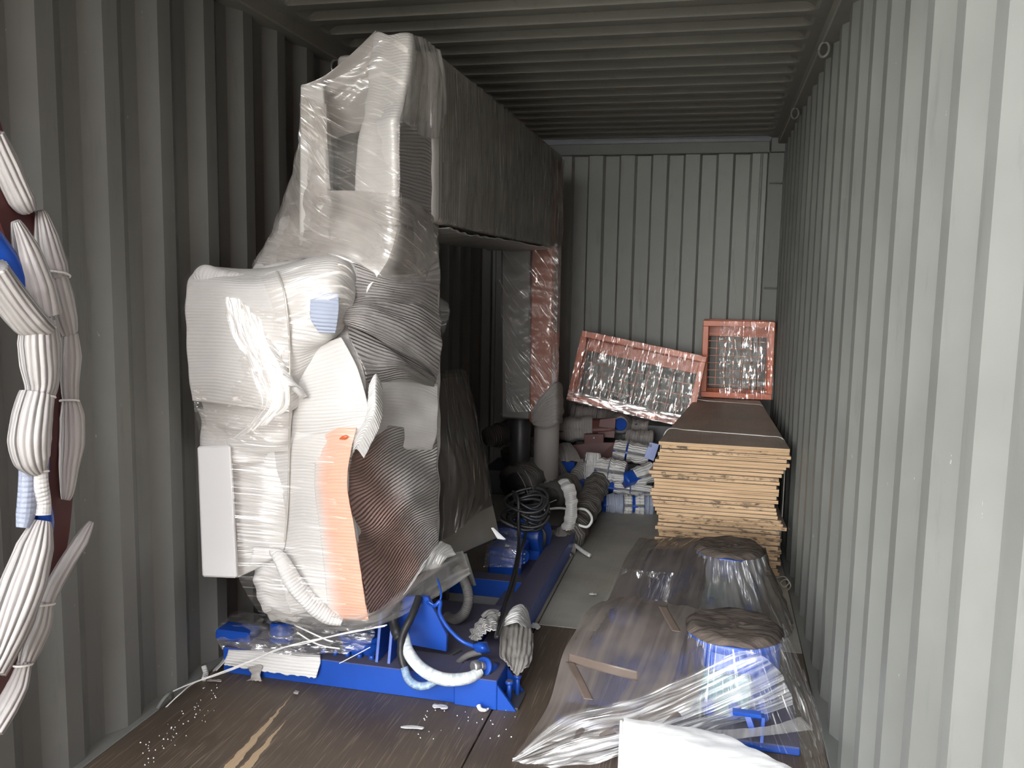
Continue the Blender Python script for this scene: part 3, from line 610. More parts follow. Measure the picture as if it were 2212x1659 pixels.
core = loft('foam_wrap', [rowp(1338, 582, 2.88, 794, 2.79, 930), rowp(1330, 575, 2.86, 793, 2.785, 940), rowp(1260, 560, 2.85, 783, 2.78), rowp(1150, 560, 2.85, 767, 2.78), rowp(1040, 540, 2.85, 751, 2.78), rowp(970, 520, 2.84, 752, 2.78), rowp(900, 470, 2.83, 772, 2.79),
    rowp(830, 470, 2.82, 790, 2.80), rowp(760, 480, 2.82, 772, 2.81), rowp(690, 480, 2.83, 760, 2.83), rowp(620, 520, 2.87, 800, 2.86), rowp(560, 555, 2.93, 840, 2.86), rowp(500, 590, 2.95, 858, 2.85), rowp(470, 600, 2.97, 858, 2.86), rowp(462, 640, 3.0, 850, 2.9, 930)],
    M['foam_w'], mc, 110, 120, wr=.006, wf=4)
# side that faces the camera's right: ribbed drapes in the shade
drape('side_drape', [P3([(758, 905, 2.80), (800, 915, 2.89), (850, 920, 3.0), (900, 928, 3.16), (944, 930, 3.30)]), P3([(752, 985, 2.787), (790, 1000, 2.885), (835, 990, 3.0), (892, 985, 3.18), (943, 1000, 3.31)]), P3([(750, 1050, 2.782), (790, 1065, 2.88), (840, 1060, 3.01), (890, 1060, 3.08), (946, 1060, 3.29)]),
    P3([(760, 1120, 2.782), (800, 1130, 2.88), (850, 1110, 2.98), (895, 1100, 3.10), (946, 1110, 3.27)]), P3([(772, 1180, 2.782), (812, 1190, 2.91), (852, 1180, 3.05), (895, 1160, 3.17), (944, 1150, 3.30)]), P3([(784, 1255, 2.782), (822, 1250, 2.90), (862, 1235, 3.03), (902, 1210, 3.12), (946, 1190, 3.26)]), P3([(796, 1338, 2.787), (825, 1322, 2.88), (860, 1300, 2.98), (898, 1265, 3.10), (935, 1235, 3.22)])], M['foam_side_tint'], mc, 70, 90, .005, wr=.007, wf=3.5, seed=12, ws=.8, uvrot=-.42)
drape('side_drape', [P3([(822, 808, 2.90), (860, 800, 3.02), (905, 800, 3.16), (944, 828, 3.26)]), P3([(818, 860, 2.88), (862, 860, 3.0), (908, 870, 3.14), (946, 880, 3.24)]), P3([(800, 930, 2.88), (850, 935, 3.02), (905, 940, 3.16), (940, 950, 3.26)]), P3([(790, 990, 2.92), (840, 980, 3.05), (895, 975, 3.2), (925, 985, 3.3)])], M['foam_w'], mc, 40, 40, .005, wr=.005, wf=5, seed=13)
# cone-shaped folds right of the wrist
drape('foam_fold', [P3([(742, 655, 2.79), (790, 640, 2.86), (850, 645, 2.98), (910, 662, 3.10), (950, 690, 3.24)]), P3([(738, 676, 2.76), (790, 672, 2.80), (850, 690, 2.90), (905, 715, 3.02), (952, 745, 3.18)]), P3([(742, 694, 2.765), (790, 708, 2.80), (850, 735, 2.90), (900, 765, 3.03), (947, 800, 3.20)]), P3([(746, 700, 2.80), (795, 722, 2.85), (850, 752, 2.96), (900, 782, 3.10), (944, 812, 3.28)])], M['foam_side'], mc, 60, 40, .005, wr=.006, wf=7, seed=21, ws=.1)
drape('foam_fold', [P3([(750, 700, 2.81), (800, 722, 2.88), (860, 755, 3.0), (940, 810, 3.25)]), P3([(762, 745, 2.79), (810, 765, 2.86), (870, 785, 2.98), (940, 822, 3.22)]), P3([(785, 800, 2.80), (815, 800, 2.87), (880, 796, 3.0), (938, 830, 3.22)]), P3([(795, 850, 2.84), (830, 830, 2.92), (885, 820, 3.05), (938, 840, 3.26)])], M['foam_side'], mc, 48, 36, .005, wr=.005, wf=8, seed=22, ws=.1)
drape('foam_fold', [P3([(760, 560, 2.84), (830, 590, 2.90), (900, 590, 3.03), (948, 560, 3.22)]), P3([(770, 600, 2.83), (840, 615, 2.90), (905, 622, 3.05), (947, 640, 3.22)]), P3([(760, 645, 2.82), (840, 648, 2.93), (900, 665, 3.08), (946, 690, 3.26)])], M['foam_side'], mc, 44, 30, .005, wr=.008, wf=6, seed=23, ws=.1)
# front sheet with its free curved edge and the curled lip
drape('front_sheet', [P3([(615, 800, 2.79), (650, 765, 2.775), (700, 742, 2.76), (738, 728, 2.75)]), P3([(610, 840, 2.78), (660, 820, 2.765), (720, 805, 2.755), (772, 795, 2.755)]), P3([(605, 880, 2.79), (660, 875, 2.77), (720, 870, 2.76), (793, 868, 2.765)]), P3([(605, 920, 2.80), (660, 920, 2.78), (720, 915, 2.77), (796, 905, 2.775)]), P3([(600, 980, 2.83), (660, 975, 2.81), (715, 960, 2.79), (765, 950, 2.785)])], M['foam_w'], mc, 48, 50, .005, wr=.004, wf=4, seed=31)
drape('curled_lip', [P3([(797, 832, 2.775), (812, 808, 2.80), (824, 832, 2.83)]), P3([(795, 868, 2.76), (810, 850, 2.755), (826, 872, 2.80)]), P3([(790, 905, 2.765), (808, 888, 2.75), (822, 915, 2.79)]), P3([(768, 945, 2.775), (790, 925, 2.765), (806, 950, 2.80)]), P3([(760, 985, 2.78), (770, 970, 2.78), (786, 990, 2.81)])], M['foam'], mc, 24, 44, .004, wr=.002, wf=10)
# orange casing showing through the foam
drape('orange_casing', [P3([(690, 938, 2.7870), (725, 925, 2.7770), (770, 925, 2.7690)]), P3([(683, 985, 2.7820), (718, 980, 2.7690), (758, 975, 2.7630)]), P3([(680, 1050, 2.7820), (714, 1048, 2.7650), (750, 1048, 2.7610)]), P3([(690, 1130, 2.7820), (724, 1130, 2.7650), (764, 1132, 2.7610)]), P3([(700, 1220, 2.7820), (736, 1222, 2.7650), (778, 1225, 2.7610)]), P3([(708, 1300, 2.7870), (746, 1300, 2.7670), (790, 1305, 2.7630)]), P3([(712, 1336, 2.8070), (752, 1338, 2.7870), (797, 1338, 2.7720)])], M['salmon'], mc, 30, 90, .004, wr=.0012, wf=12)['label'] = 'orange casing showing through thin foam'
hullmesh('torn_patch', [at(731+dx, 947+dy, 2.760+dz) for dx, dy, dz in ((0, 2, 0), (8, -6, 0), (18, -8, .0), (24, -4, 0), (14, 3, 0), (12, -2, -.004), (12, 0, .01))], M['orange'], mc, 2, .001)['label'] = 'bare orange paint in a tear of the foam'
# left bulge: boxy wrapped block, the roll on top and its wrist
G8 = P3([(418, 866, 2.745), (600, 880, 2.77), (600, 850, 3.02), (450, 850, 3.0), (405, 610, 2.745), (620, 640, 2.77), (620, 620, 3.02), (440, 600, 3.0)])
hexa('wrapped_block', G8, M['foam_w'], mc, .035, smooth=True, segs=4)
tube('rolled_foam', P3([(428, 606, 2.75), (445, 594, 2.74), (480, 604, 2.745), (540, 612, 2.76)]), [.028, .036, .036, .03], M['foam'], mc, 40, 24, wr=.02, seed=4)
drape('block_cover', [P3([(440, 575, 2.80), (470, 578, 2.79), (540, 584, 2.80), (600, 577, 2.80), (680, 556, 2.80), (735, 552, 2.83), (765, 580, 2.88)]),
    P3([(408, 604, 2.72), (470, 606, 2.70), (540, 610, 2.70), (600, 602, 2.70), (670, 588, 2.705), (730, 590, 2.73), (768, 630, 2.82)]),
    P3([(402, 650, 2.70), (470, 652, 2.684), (540, 655, 2.676), (600, 655, 2.672), (670, 655, 2.674), (722, 662, 2.70), (752, 680, 2.79)]),
    P3([(403, 700, 2.70), (470, 700, 2.684), (540, 706, 2.68), (600, 712, 2.682), (660, 722, 2.695), (706, 728, 2.72), (735, 715, 2.79)]),
    P3([(405, 760, 2.70), (470, 760, 2.684), (540, 766, 2.685), (600, 772, 2.695), (640, 775, 2.725), (680, 760, 2.76), (715, 745, 2.79)]),
    P3([(410, 820, 2.70), (470, 820, 2.684), (540, 832, 2.69), (600, 846, 2.705), (632, 840, 2.745), (655, 822, 2.775), (685, 805, 2.79)]),
    P3([(416, 866, 2.715), (475, 872, 2.705), (545, 882, 2.71), (600, 890, 2.73), (630, 885, 2.76), (650, 870, 2.785), (670, 850, 2.80)])], M['foam_w'], mc, 90, 80, .006, wr=.004, wf=5, seed=41, ws=.15)
drape('stretch_film', [P3([(560, 590, 2.705), (650, 575, 2.72), (735, 560, 2.775), (770, 600, 2.83)]), P3([(580, 640, 2.665), (660, 630, 2.665), (728, 630, 2.69), (762, 655, 2.79)]), P3([(600, 700, 2.67), (660, 705, 2.68), (712, 710, 2.70), (742, 700, 2.775)])], M['film_lines'], mc, 50, 40, 0, wr=.003, wf=9, seed=44, ws=.1, uvrot=-.25)
drape('grey_motor', [P3([(672, 632, 2.6780), (700, 632, 2.6820), (731, 636, 2.7000)]), P3([(670, 660, 2.6640), (700, 662, 2.6680), (732, 665, 2.6900)]), P3([(672, 690, 2.6640), (700, 693, 2.6680), (729, 695, 2.6900)]), P3([(690, 718, 2.6800), (705, 719, 2.6820), (724, 720, 2.6950)])], M['foam_blueish'], mc, 20, 20, .004)['label'] = 'blue-grey motor seen through thin foam'
tube('binding_cord', P3([(596, 585, 2.725), (612, 622, 2.672), (622, 690, 2.66), (626, 760, 2.69), (626, 850, 2.70), (625, 960, 2.77), (622, 1080, 2.80), (615, 1170, 2.81)]), .004, M['wire'], mc, 70, 8)
# foam offcut stuffed below the block, white block, curtain, bottom roll
drape('foam_stuffing', [P3([(545, 720, 2.70), (575, 730, 2.69), (600, 760, 2.70)]), P3([(570, 770, 2.69), (600, 790, 2.675), (625, 815, 2.70)]), P3([(590, 820, 2.70), (630, 835, 2.69), (660, 860, 2.74)])], M['foam'], mc, 20, 24, .02, wr=.004, wf=10)
loft('left_wrap', [[(a[0], a[1], a[2]), (a[0]+.0, a[1]-.10, a[2]), (a[0]+.02, a[1]-.16, a[2]), (a[0]+.12, a[1]-.18, a[2]), (b[0], b[1]-.05, a[2]), (b[0]+.03, b[1]+.06, a[2]), (b[0], b[1]+.15, a[2]), (a[0]+.05, a[1]+.08, a[2])] for a, b in ((at(470, 870, 2.94), at(600, 870, 2.84)), (at(480, 905, 2.94), at(600, 905, 2.84)), (at(476, 940, 2.93), at(600, 940, 2.85)), (at(474, 975, 2.93), at(600, 975, 2.86)))], M['foam_w'], mc, 40, 24, wr=.006, wf=6)
drape('foam_stuffing', [P3([(432, 852, 2.745), (480, 862, 2.72), (545, 872, 2.72), (600, 880, 2.74), (632, 876, 2.77)]), P3([(440, 885, 2.76), (485, 890, 2.735), (548, 900, 2.73), (604, 905, 2.745), (630, 905, 2.775)]), P3([(446, 925, 2.775), (490, 930, 2.75), (550, 935, 2.745), (606, 938, 2.76), (628, 938, 2.785)]), P3([(440, 968, 2.79), (490, 972, 2.765), (552, 975, 2.765), (606, 975, 2.78), (625, 972, 2.80)])], M['foam_w'], mc, 50, 36, .005, wr=.005, wf=7, seed=47, ws=.6)
hexa('white_foam_block', [at(437, 1246, 2.75), at(511, 1249, 2.72), at(520, 1240, 2.90), at(448, 1238, 2.93), at(426, 965, 2.75), at(497, 962, 2.72), at(506, 958, 2.90), at(440, 958, 2.93)], M['foam_bright'], mc, .006)['label'] = 'bright white foam block'
drape('foam_curtain', [P3([(500, 955, 2.80), (550, 960, 2.80), (610, 965, 2.815)]), P3([(506, 1050, 2.80), (555, 1060, 2.79), (614, 1070, 2.815)]), P3([(510, 1150, 2.80), (562, 1150, 2.785), (620, 1160, 2.82)]), P3([(512, 1248, 2.80), (560, 1226, 2.79), (606, 1200, 2.80)])], M['foam_w'], mc, 30, 50, .005, wr=.004, wf=5, seed=51)
drape('foam_flap', [P3([(548, 1180, 2.775), (580, 1184, 2.775), (602, 1186, 2.79)]), P3([(545, 1200, 2.765), (575, 1204, 2.762), (594, 1202, 2.78)]), P3([(540, 1222, 2.77), (565, 1218, 2.768), (584, 1212, 2.78)])], M['foam'], mc, 20, 16, .004, wr=.002)
loft('bottom_roll', [[tuple(c+r*np.array([math.cos(t), math.sin(t)*1.1, 0])+np.array([0, 0, .01*math.sin(3*t)])) for t in np.arange(12)/12*2*math.pi] for c, r in ((at(590, 1192, 2.86), .05), (at(588, 1225, 2.86), .062), (at(592, 1262, 2.86), .068), (at(604, 1298, 2.86), .066), (at(622, 1322, 2.87), .055), (at(634, 1334, 2.88), .03))], M['foam'], mc, 44, 40, wr=.007, wf=9, seed=5)
tube('foam_strap', P3([(584, 1186, 2.80), (604, 1205, 2.765), (632, 1255, 2.755), (668, 1300, 2.765), (708, 1330, 2.78), (740, 1342, 2.79)]), [.012, .028, .034, .034, .03, .018], M['foam'], mc, 50, 18, flat=.8, wr=.03, seed=8)
# column (front) and post (left), rising to the boom
loft('column_wrap', [rowp(486, 752, 2.85, 862, 2.80, 945, 3.30, 0, at(752, 486, 2.85)[0]), rowp(440, 756, 2.85, 861, 2.79, 945, 3.30, 0, at(752, 486, 2.85)[0]), rowp(340, 760, 2.84, 860, 2.785, 945, 3.28, 0, at(752, 486, 2.85)[0]), rowp(270, 770, 2.85, 858, 2.785, 944, 3.26, 0, at(752, 486, 2.85)[0]), rowp(245, 776, 2.87, 862, 2.80, 946, 3.25, 0, at(752, 486, 2.85)[0]),
    rowp(200, 782, 2.91, 874, 2.86, 950, 3.25, 0, at(760, 300, 2.85)[0]), rowp(130, 789, 2.95, 886, 2.90, 946, 3.25, 0, at(770, 300, 2.85)[0]), rowp(80, 795, 2.99, 888, 2.94, 935, 3.22, 0, at(780, 300, 2.9)[0]), rowp(70, 800, 3.0, 884, 2.96, 920, 3.2, 0, at(785, 300, 2.9)[0])], M['foam_up'], mc, 90, 80, wr=.003, wf=4, seed=61)
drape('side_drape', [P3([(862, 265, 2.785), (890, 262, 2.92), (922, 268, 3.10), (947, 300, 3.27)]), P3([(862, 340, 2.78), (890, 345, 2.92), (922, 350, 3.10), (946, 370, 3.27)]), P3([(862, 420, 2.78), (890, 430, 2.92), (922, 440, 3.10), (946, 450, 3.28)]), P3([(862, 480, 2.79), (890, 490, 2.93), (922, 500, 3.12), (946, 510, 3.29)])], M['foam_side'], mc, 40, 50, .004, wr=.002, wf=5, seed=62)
drape('film_cape', [P3([(885, 72, 2.95), (905, 78, 3.0), (930, 92, 3.08), (950, 112, 3.16)]), P3([(888, 130, 2.90), (915, 140, 2.99), (945, 160, 3.10), (964, 185, 3.2)]), P3([(880, 210, 2.85), (912, 225, 2.97), (945, 240, 3.1), (966, 235, 3.24)]), P3([(870, 260, 2.80), (905, 290, 2.95), (942, 300, 3.13), (952, 285, 3.24)])], M['film_milky'], mc, 40, 40, 0, wr=.006, wf=9, seed=63, ws=.15, swap=True)
a = at(648, 480, 2.88); b = at(702, 480, 2.88)
hexa('post_wrap', [at(645, 560, 2.86), at(715, 560, 2.86), at(725, 560, 3.0), at(660, 560, 3.0), at(649, 181, 2.90), at(699, 181, 2.90), at(712, 190, 3.04), at(662, 190, 3.04)], M['foam_up'], mc, .012, smooth=True, segs=3)
# film and layered wrap spanning between them
M['fan'] = m_foam('layered_film_fan', (.36, .335, .315), pitch=.03, amp=.001, coat=1.0, along=1.3, across=48, trans=.15, cb=.8)
drape('film_span', [P3([(652, 184, 2.90), (700, 163, 2.92), (752, 122, 2.95), (812, 66, 3.02)]), P3([(660, 225, 2.93), (705, 212, 2.97), (755, 183, 2.98), (815, 140, 3.0)]), P3([(680, 270, 2.95), (712, 258, 3.01), (750, 238, 3.0), (812, 215, 2.98)]), P3([(697, 310, 2.93), (722, 300, 3.04), (752, 290, 3.03), (800, 275, 2.95)])], M['fan'], mc, 50, 40, .002, wr=.006, wf=10, seed=71, ws=.1, uvrot=.6)
drape('film_span', [P3([(649, 205, 2.888), (675, 215, 2.882), (705, 225, 2.885)]), P3([(645, 300, 2.90), (680, 310, 2.872), (708, 320, 2.872)]), P3([(625, 400, 2.99), (665, 410, 2.865), (715, 420, 2.862)]), P3([(600, 470, 3.02), (655, 490, 2.87), (728, 500, 2.842)]), P3([(545, 577, 2.98), (640, 560, 2.86), (745, 556, 2.82)])], M['film_taupe'], mc, 50, 70, 0, wr=.005, wf=9, seed=72, ws=.12, uvrot=.55)
drape('film_span', [P3([(651, 235, 3.05), (655, 255, 2.98), (660, 280, 2.93)]), P3([(643, 320, 3.10), (648, 340, 3.0), (655, 360, 2.93)]), P3([(618, 410, 3.12), (635, 425, 3.0), (655, 440, 2.92)]), P3([(590, 490, 3.12), (615, 500, 3.0), (650, 520, 2.92)]), P3([(543, 580, 3.05), (585, 580, 2.95), (640, 580, 2.88)])], M['fan'], mc, 40, 60, .002, wr=.006, wf=9, seed=73, ws=.2, uvrot=.6)
drape('film_span', [P3([(699, 260, 2.91), (730, 270, 2.97), (772, 275, 2.85)]), P3([(701, 340, 2.90), (732, 350, 3.0), (760, 345, 2.84)]), P3([(703, 420, 2.88), (730, 430, 2.96), (758, 425, 2.84)]), P3([(708, 490, 2.86), (735, 495, 2.9), (755, 490, 2.83)])], M['film'], mc, 36, 50, 0, wr=.004, wf=9, seed=74)
drape('shoulder_wrap', [P3([(620, 440, 2.95), (690, 415, 2.86), (760, 412, 2.815), (862, 425, 2.765), (945, 462, 3.27)]), P3([(600, 485, 2.94), (690, 470, 2.85), (770, 465, 2.80), (866, 472, 2.765), (948, 480, 3.27)]), P3([(575, 530, 2.93), (680, 520, 2.83), (770, 520, 2.80), (866, 545, 2.78), (948, 540, 3.26)]), P3([(548, 578, 2.93), (670, 556, 2.79), (770, 570, 2.80), (860, 610, 2.83), (946, 600, 3.26)])], M['film_taupe'], mc, 70, 50, 0, wr=.006, wf=8, seed=75, ws=.12, uvrot=.25)
drape('stretch_film', [P3([(650, 183, 2.885), (700, 175, 2.885), (760, 150, 2.90), (830, 80, 2.93), (884, 72, 2.93)]), P3([(650, 240, 2.88), (700, 250, 2.88), (765, 245, 2.86), (820, 200, 2.85), (876, 190, 2.845)]), P3([(650, 330, 2.87), (700, 340, 2.868), (762, 330, 2.825), (815, 320, 2.80), (862, 310, 2.772)]), P3([(650, 420, 2.86), (705, 425, 2.855), (760, 420, 2.82), (815, 420, 2.795), (863, 420, 2.772)])], M['film_lines'], mc, 60, 60, 0, wr=.004, wf=9, seed=76, ws=.2, uvrot=.5)
# tight film over the front: glints
drape('stretch_film', [P3([(403, 606, 2.712), (470, 640, 2.69), (540, 665, 2.665), (622, 670, 2.652)]), P3([(402, 680, 2.70), (470, 690, 2.695), (545, 700, 2.69), (625, 710, 2.665)]), P3([(408, 770, 2.70), (470, 770, 2.70), (545, 775, 2.675), (626, 790, 2.68)]), P3([(416, 866, 2.70), (475, 880, 2.70), (550, 880, 2.685), (625, 890, 2.70)]), P3([(436, 945, 2.76), (495, 950, 2.72), (560, 960, 2.73), (625, 965, 2.76)])], M['crinkle'], mc, 60, 60, 0, wr=.005, wf=11, seed=81, ws=.8)
drape('stretch_film', [P3([(480, 640, 2.67), (520, 650, 2.665), (560, 690, 2.66)]), P3([(500, 720, 2.67), (545, 735, 2.665), (590, 760, 2.665)]), P3([(540, 800, 2.675), (580, 815, 2.66), (626, 835, 2.675)]), P3([(560, 880, 2.68), (590, 870, 2.67), (624, 880, 2.68)]), P3([(500, 950, 2.70), (545, 930, 2.69), (600, 900, 2.70)])], M['film_painted_gloss'], mc, 40, 60, 0, wr=.010, wf=12, seed=82, ws=.3, swap=True)
drape('stretch_film', [P3([(500, 955, 2.715), (600, 960, 2.76), (700, 930, 2.762), (772, 925, 2.764)]), P3([(500, 1050, 2.715), (600, 1050, 2.77), (690, 1050, 2.765), (752, 1050, 2.762)]), P3([(512, 1150, 2.715), (605, 1150, 2.76), (690, 1150, 2.76), (768, 1150, 2.762)]), P3([(515, 1245, 2.72), (610, 1240, 2.745), (700, 1240, 2.76), (782, 1245, 2.764)]), P3([(560, 1325, 2.77), (630, 1335, 2.755), (710, 1335, 2.765), (797, 1332, 2.768)])], M['film'], mc, 50, 60, 0, wr=.003, wf=7, seed=83, ws=.15, uvrot=.1)
drape('film_corner', [P3([(378, 636, 2.85), (395, 600, 2.80), (440, 562, 2.76)]), P3([(384, 655, 2.84), (400, 630, 2.78), (430, 610, 2.70)]), P3([(402, 720, 2.78), (406, 700, 2.74), (412, 680, 2.71)])], M['film'], mc, 20, 24, 0, wr=.005, wf=14, seed=84)
drape('film_corner', [P3([(415, 866, 2.74), (450, 872, 2.72), (500, 880, 2.71)]), P3([(424, 910, 2.80), (450, 915, 2.76), (490, 920, 2.73)]), P3([(437, 960, 2.80), (460, 962, 2.76), (490, 962, 2.73)])], M['film'], mc, 20, 24, 0, wr=.005, wf=14, seed=85)
# skirt of film gathered under the machine
drape('film_skirt', [P3([(560, 1300, 2.80), (640, 1325, 2.76), (720, 1330, 2.765), (797, 1325, 2.765), (850, 1290, 2.90), (910, 1240, 3.08), (960, 1200, 3.28), (1000, 1190, 3.42)]), P3([(575, 1330, 2.82), (650, 1345, 2.79), (720, 1350, 2.79), (800, 1345, 2.79), (860, 1315, 2.92), (920, 1272, 3.08), (975, 1238, 3.24), (1012, 1225, 3.36)]), P3([(620, 1345, 2.88), (670, 1356, 2.86), (735, 1362, 2.85), (800, 1358, 2.85), (862, 1332, 2.93), (925, 1300, 3.06), (975, 1268, 3.2), (1016, 1240, 3.34)])], M['film_milky'], mc, 70, 30, 0, wr=.006, wf=10, seed=91, ws=.15)
drape('foam_tail', [P3([(985, 1198, 3.34), (965, 1205, 3.26), (950, 1225, 3.22)]), P3([(970, 1180, 3.36), (948, 1195, 3.24), (930, 1230, 3.18)]), P3([(950, 1170, 3.30), (925, 1205, 3.18), (905, 1240, 3.10)]), P3([(930, 1200, 3.22), (905, 1240, 3.08), (870, 1285, 2.98)])], M['foam'], mc, 24, 30, .004, wr=.006, wf=10, seed=92)
drape('film_fringe', [P3([(944, 640, 3.24), (965, 650, 3.26)]), P3([(944, 665, 3.22), (972, 672, 3.24)]), P3([(946, 700, 3.22), (966, 695, 3.24)]), P3([(944, 740, 3.22), (956, 735, 3.25)]), P3([(944, 800, 3.24), (952, 790, 3.26)])], M['film'], mc, 12, 40, 0, wr=.004, wf=14, seed=93)
# boom going back, and the rear post
box('boom', .45, .855, 3.16, 5.86, 1.755, 2.385, M['beamwrap'], mc, .03, smooth=True, segs=3)
drape('boom_film', [[(.862, 3.2, 2.36), (.868, 4.0, 2.37), (.868, 5.0, 2.36), (.862, 5.85, 2.35)], [(.870, 3.2, 2.1), (.875, 4.0, 2.1), (.873, 5.0, 2.1), (.868, 5.85, 2.1)], [(.866, 3.2, 1.76), (.870, 4.0, 1.75), (.868, 5.0, 1.76), (.864, 5.85, 1.77)]], M['film_grey'], mc, 90, 40, 0, wr=.006, wf=5, seed=94, ws=.4, swap=True)
drape('boom_lip', [[(.45, 3.3, 1.74), (.65, 3.3, 1.735), (.862, 3.3, 1.745)], [(.45, 3.6, 1.72), (.65, 3.6, 1.715), (.862, 3.6, 1.735)], [(.45, 4.3, 1.735), (.65, 4.3, 1.725), (.862, 4.3, 1.745)], [(.45, 5.5, 1.74), (.65, 5.5, 1.74), (.862, 5.5, 1.75)]], M['beamwrap'], mc, 20, 40, .004, wr=.006, wf=5)
hexa('rear_post', [(.52, 5.60, .62), (.715, 5.60, .62), (.715, 5.86, .62), (.52, 5.86, .62), (.50, 5.60, 1.77), (.695, 5.60, 1.77), (.695, 5.86, 1.77), (.50, 5.86, 1.77)], M['postwrap'], mc, .01)['label'] = 'grey half of the rear post under film'
hexa('rear_post_casing', [(.715, 5.585, .60), (.862, 5.585, .60), (.862, 5.86, .60), (.715, 5.86, .60), (.70, 5.585, 2.33), (.858, 5.585, 2.33), (.858, 5.86, 2.33), (.70, 5.86, 2.33)], M['orangewrap'], mc, .012)['label'] = 'orange casing of the rear post under film'
drape('post_film', [P3([(1075, 530, 5.56), (1110, 535, 5.54), (1150, 525, 5.54), (1206, 525, 5.54)]), P3([(1078, 620, 5.56), (1115, 640, 5.55), (1150, 630, 5.55), (1205, 640, 5.55)]), P3([(1088, 760, 5.57), (1118, 770, 5.565), (1150, 760, 5.56), (1202, 760, 5.56)]), P3([(1095, 890, 5.57), (1118, 890, 5.57), (1150, 890, 5.56), (1200, 900, 5.56)])], M['film'], mc, 40, 60, 0, wr=.006, wf=7, seed=95, uvrot=.9)
drape('post_foam', [P3([(1148, 885, 5.57), (1175, 850, 5.56), (1200, 825, 5.57), (1213, 830, 5.75)]), P3([(1148, 905, 5.56), (1175, 880, 5.55), (1203, 870, 5.55), (1217, 880, 5.75)]), P3([(1152, 918, 5.57), (1178, 925, 5.56), (1203, 915, 5.56), (1214, 915, 5.75)])], M['foam_grey'], mc, 24, 24, .006, wr=.006, wf=8)
a = at(1178, 960, 5.66); cyl('post_foot', (a[0], 5.70, 0), (a[0], 5.70, .64), .085, M['foam_grey'], mc, 24)
cyl('post_foot', (.62, 5.75, 0), (.62, 5.75, .64), .07, M['darksteel'], mc, 20); box('machine_base', .25, .60, 3.0, 3.30, .098, .36, M['darksteel'], mc, .01)

# grey cabinet in dusty film behind the head
cab = thing('cabinet', 'grey sheet-metal cabinet under dark dusty film, just right of the wrapped machine', 'cabinet', (.7, 3.7, .30))
hexa('cabinet_body', [(.42, 3.42, .345), (.815, 3.42, .345), (.945, 3.9, .325), (.42, 3.9, .325), (.42, 3.42, 1.12), (.70, 3.42, 1.12), (.755, 3.9, 1.10), (.42, 3.9, 1.10)], M['greypanel'], cab, .006)
prism('flap_plate', [at(1060, 1140, 3.80), at(1088, 1166, 3.80), at(1074, 1164, 3.80)], (.01, .01, 0), M['pale_steel'], cab, .001)
prism('flap_plate', [at(998, 1196, 3.46), at(1003, 1196, 3.46), at(1024, 1266, 3.46), at(1016, 1262, 3.46)], (.008, .01, 0), M['greypanel'], cab, .001)
for y in (3.5, 3.82): box('cabinet_foot', .45, .70, y, y+.06, .098 if y < 3.6 else .0, .345, M['darksteel'], cab, .004)
drape('dusty_film', [P3([(944, 805, 3.36), (968, 800, 3.55), (1000, 798, 3.85), (1006, 810, 3.95)]), P3([(944, 920, 3.36), (985, 915, 3.5), (1025, 915, 3.8), (1036, 920, 3.95)]), P3([(946, 1040, 3.37), (1000, 1045, 3.52), (1048, 1060, 3.8), (1062, 1065, 3.95)]), P3([(946, 1170, 3.39), (985, 1150, 3.47), (1030, 1110, 3.65), (1070, 1090, 3.9)])], M['film_dark'], cab, 50, 60, 0, wr=.008, wf=9, seed=97, ws=.2, swap=True)
# ------------------------------------------------------------------ stack of plywood boards by the right wall
ORD = ['topmost', 'second', 'third', 'fourth', 'fifth', 'sixth', 'seventh', 'eighth', 'ninth', 'tenth', 'eleventh', 'twelfth', 'thirteenth', 'fourteenth', 'fifteenth', 'sixteenth', 'seventeenth', 'eighteenth', 'nineteenth', 'twentieth',
       'twenty-first', 'twenty-second', 'twenty-third', 'twenty-fourth', 'twenty-fifth', 'twenty-sixth', 'twenty-seventh', 'twenty-eighth', 'twenty-ninth', 'thirtieth', 'thirty-first', 'thirty-second', 'thirty-third', 'thirty-fourth', 'thirty-fifth', 'thirty-sixth', 'thirty-seventh', 'thirty-eighth']
NB = 34; ZT = .695; rg = np.random.default_rng(12); TH = ZT/NB
offs = {0: (-.004, .012), 1: (.012, .012), 2: (.004, .02), 3: (-.006, .0), 4: (.0, .016), 5: (-.02, .0), 6: (-.03, -.012), 7: (-.03, -.02), 8: (-.05, -.035), 9: (-.035, -.03), 10: (-.02, -.045), 11: (-.02, -.03), 12: (-.02, -.03), 13: (-.035, -.04), 14: (-.04, -.03), 15: (-.03, -.05), 16: (-.025, -.04), 17: (-.02, -.035), 18: (-.01, -.03), 19: (.0, -.01), 20: (.01, .0), 21: (.01, .02)}
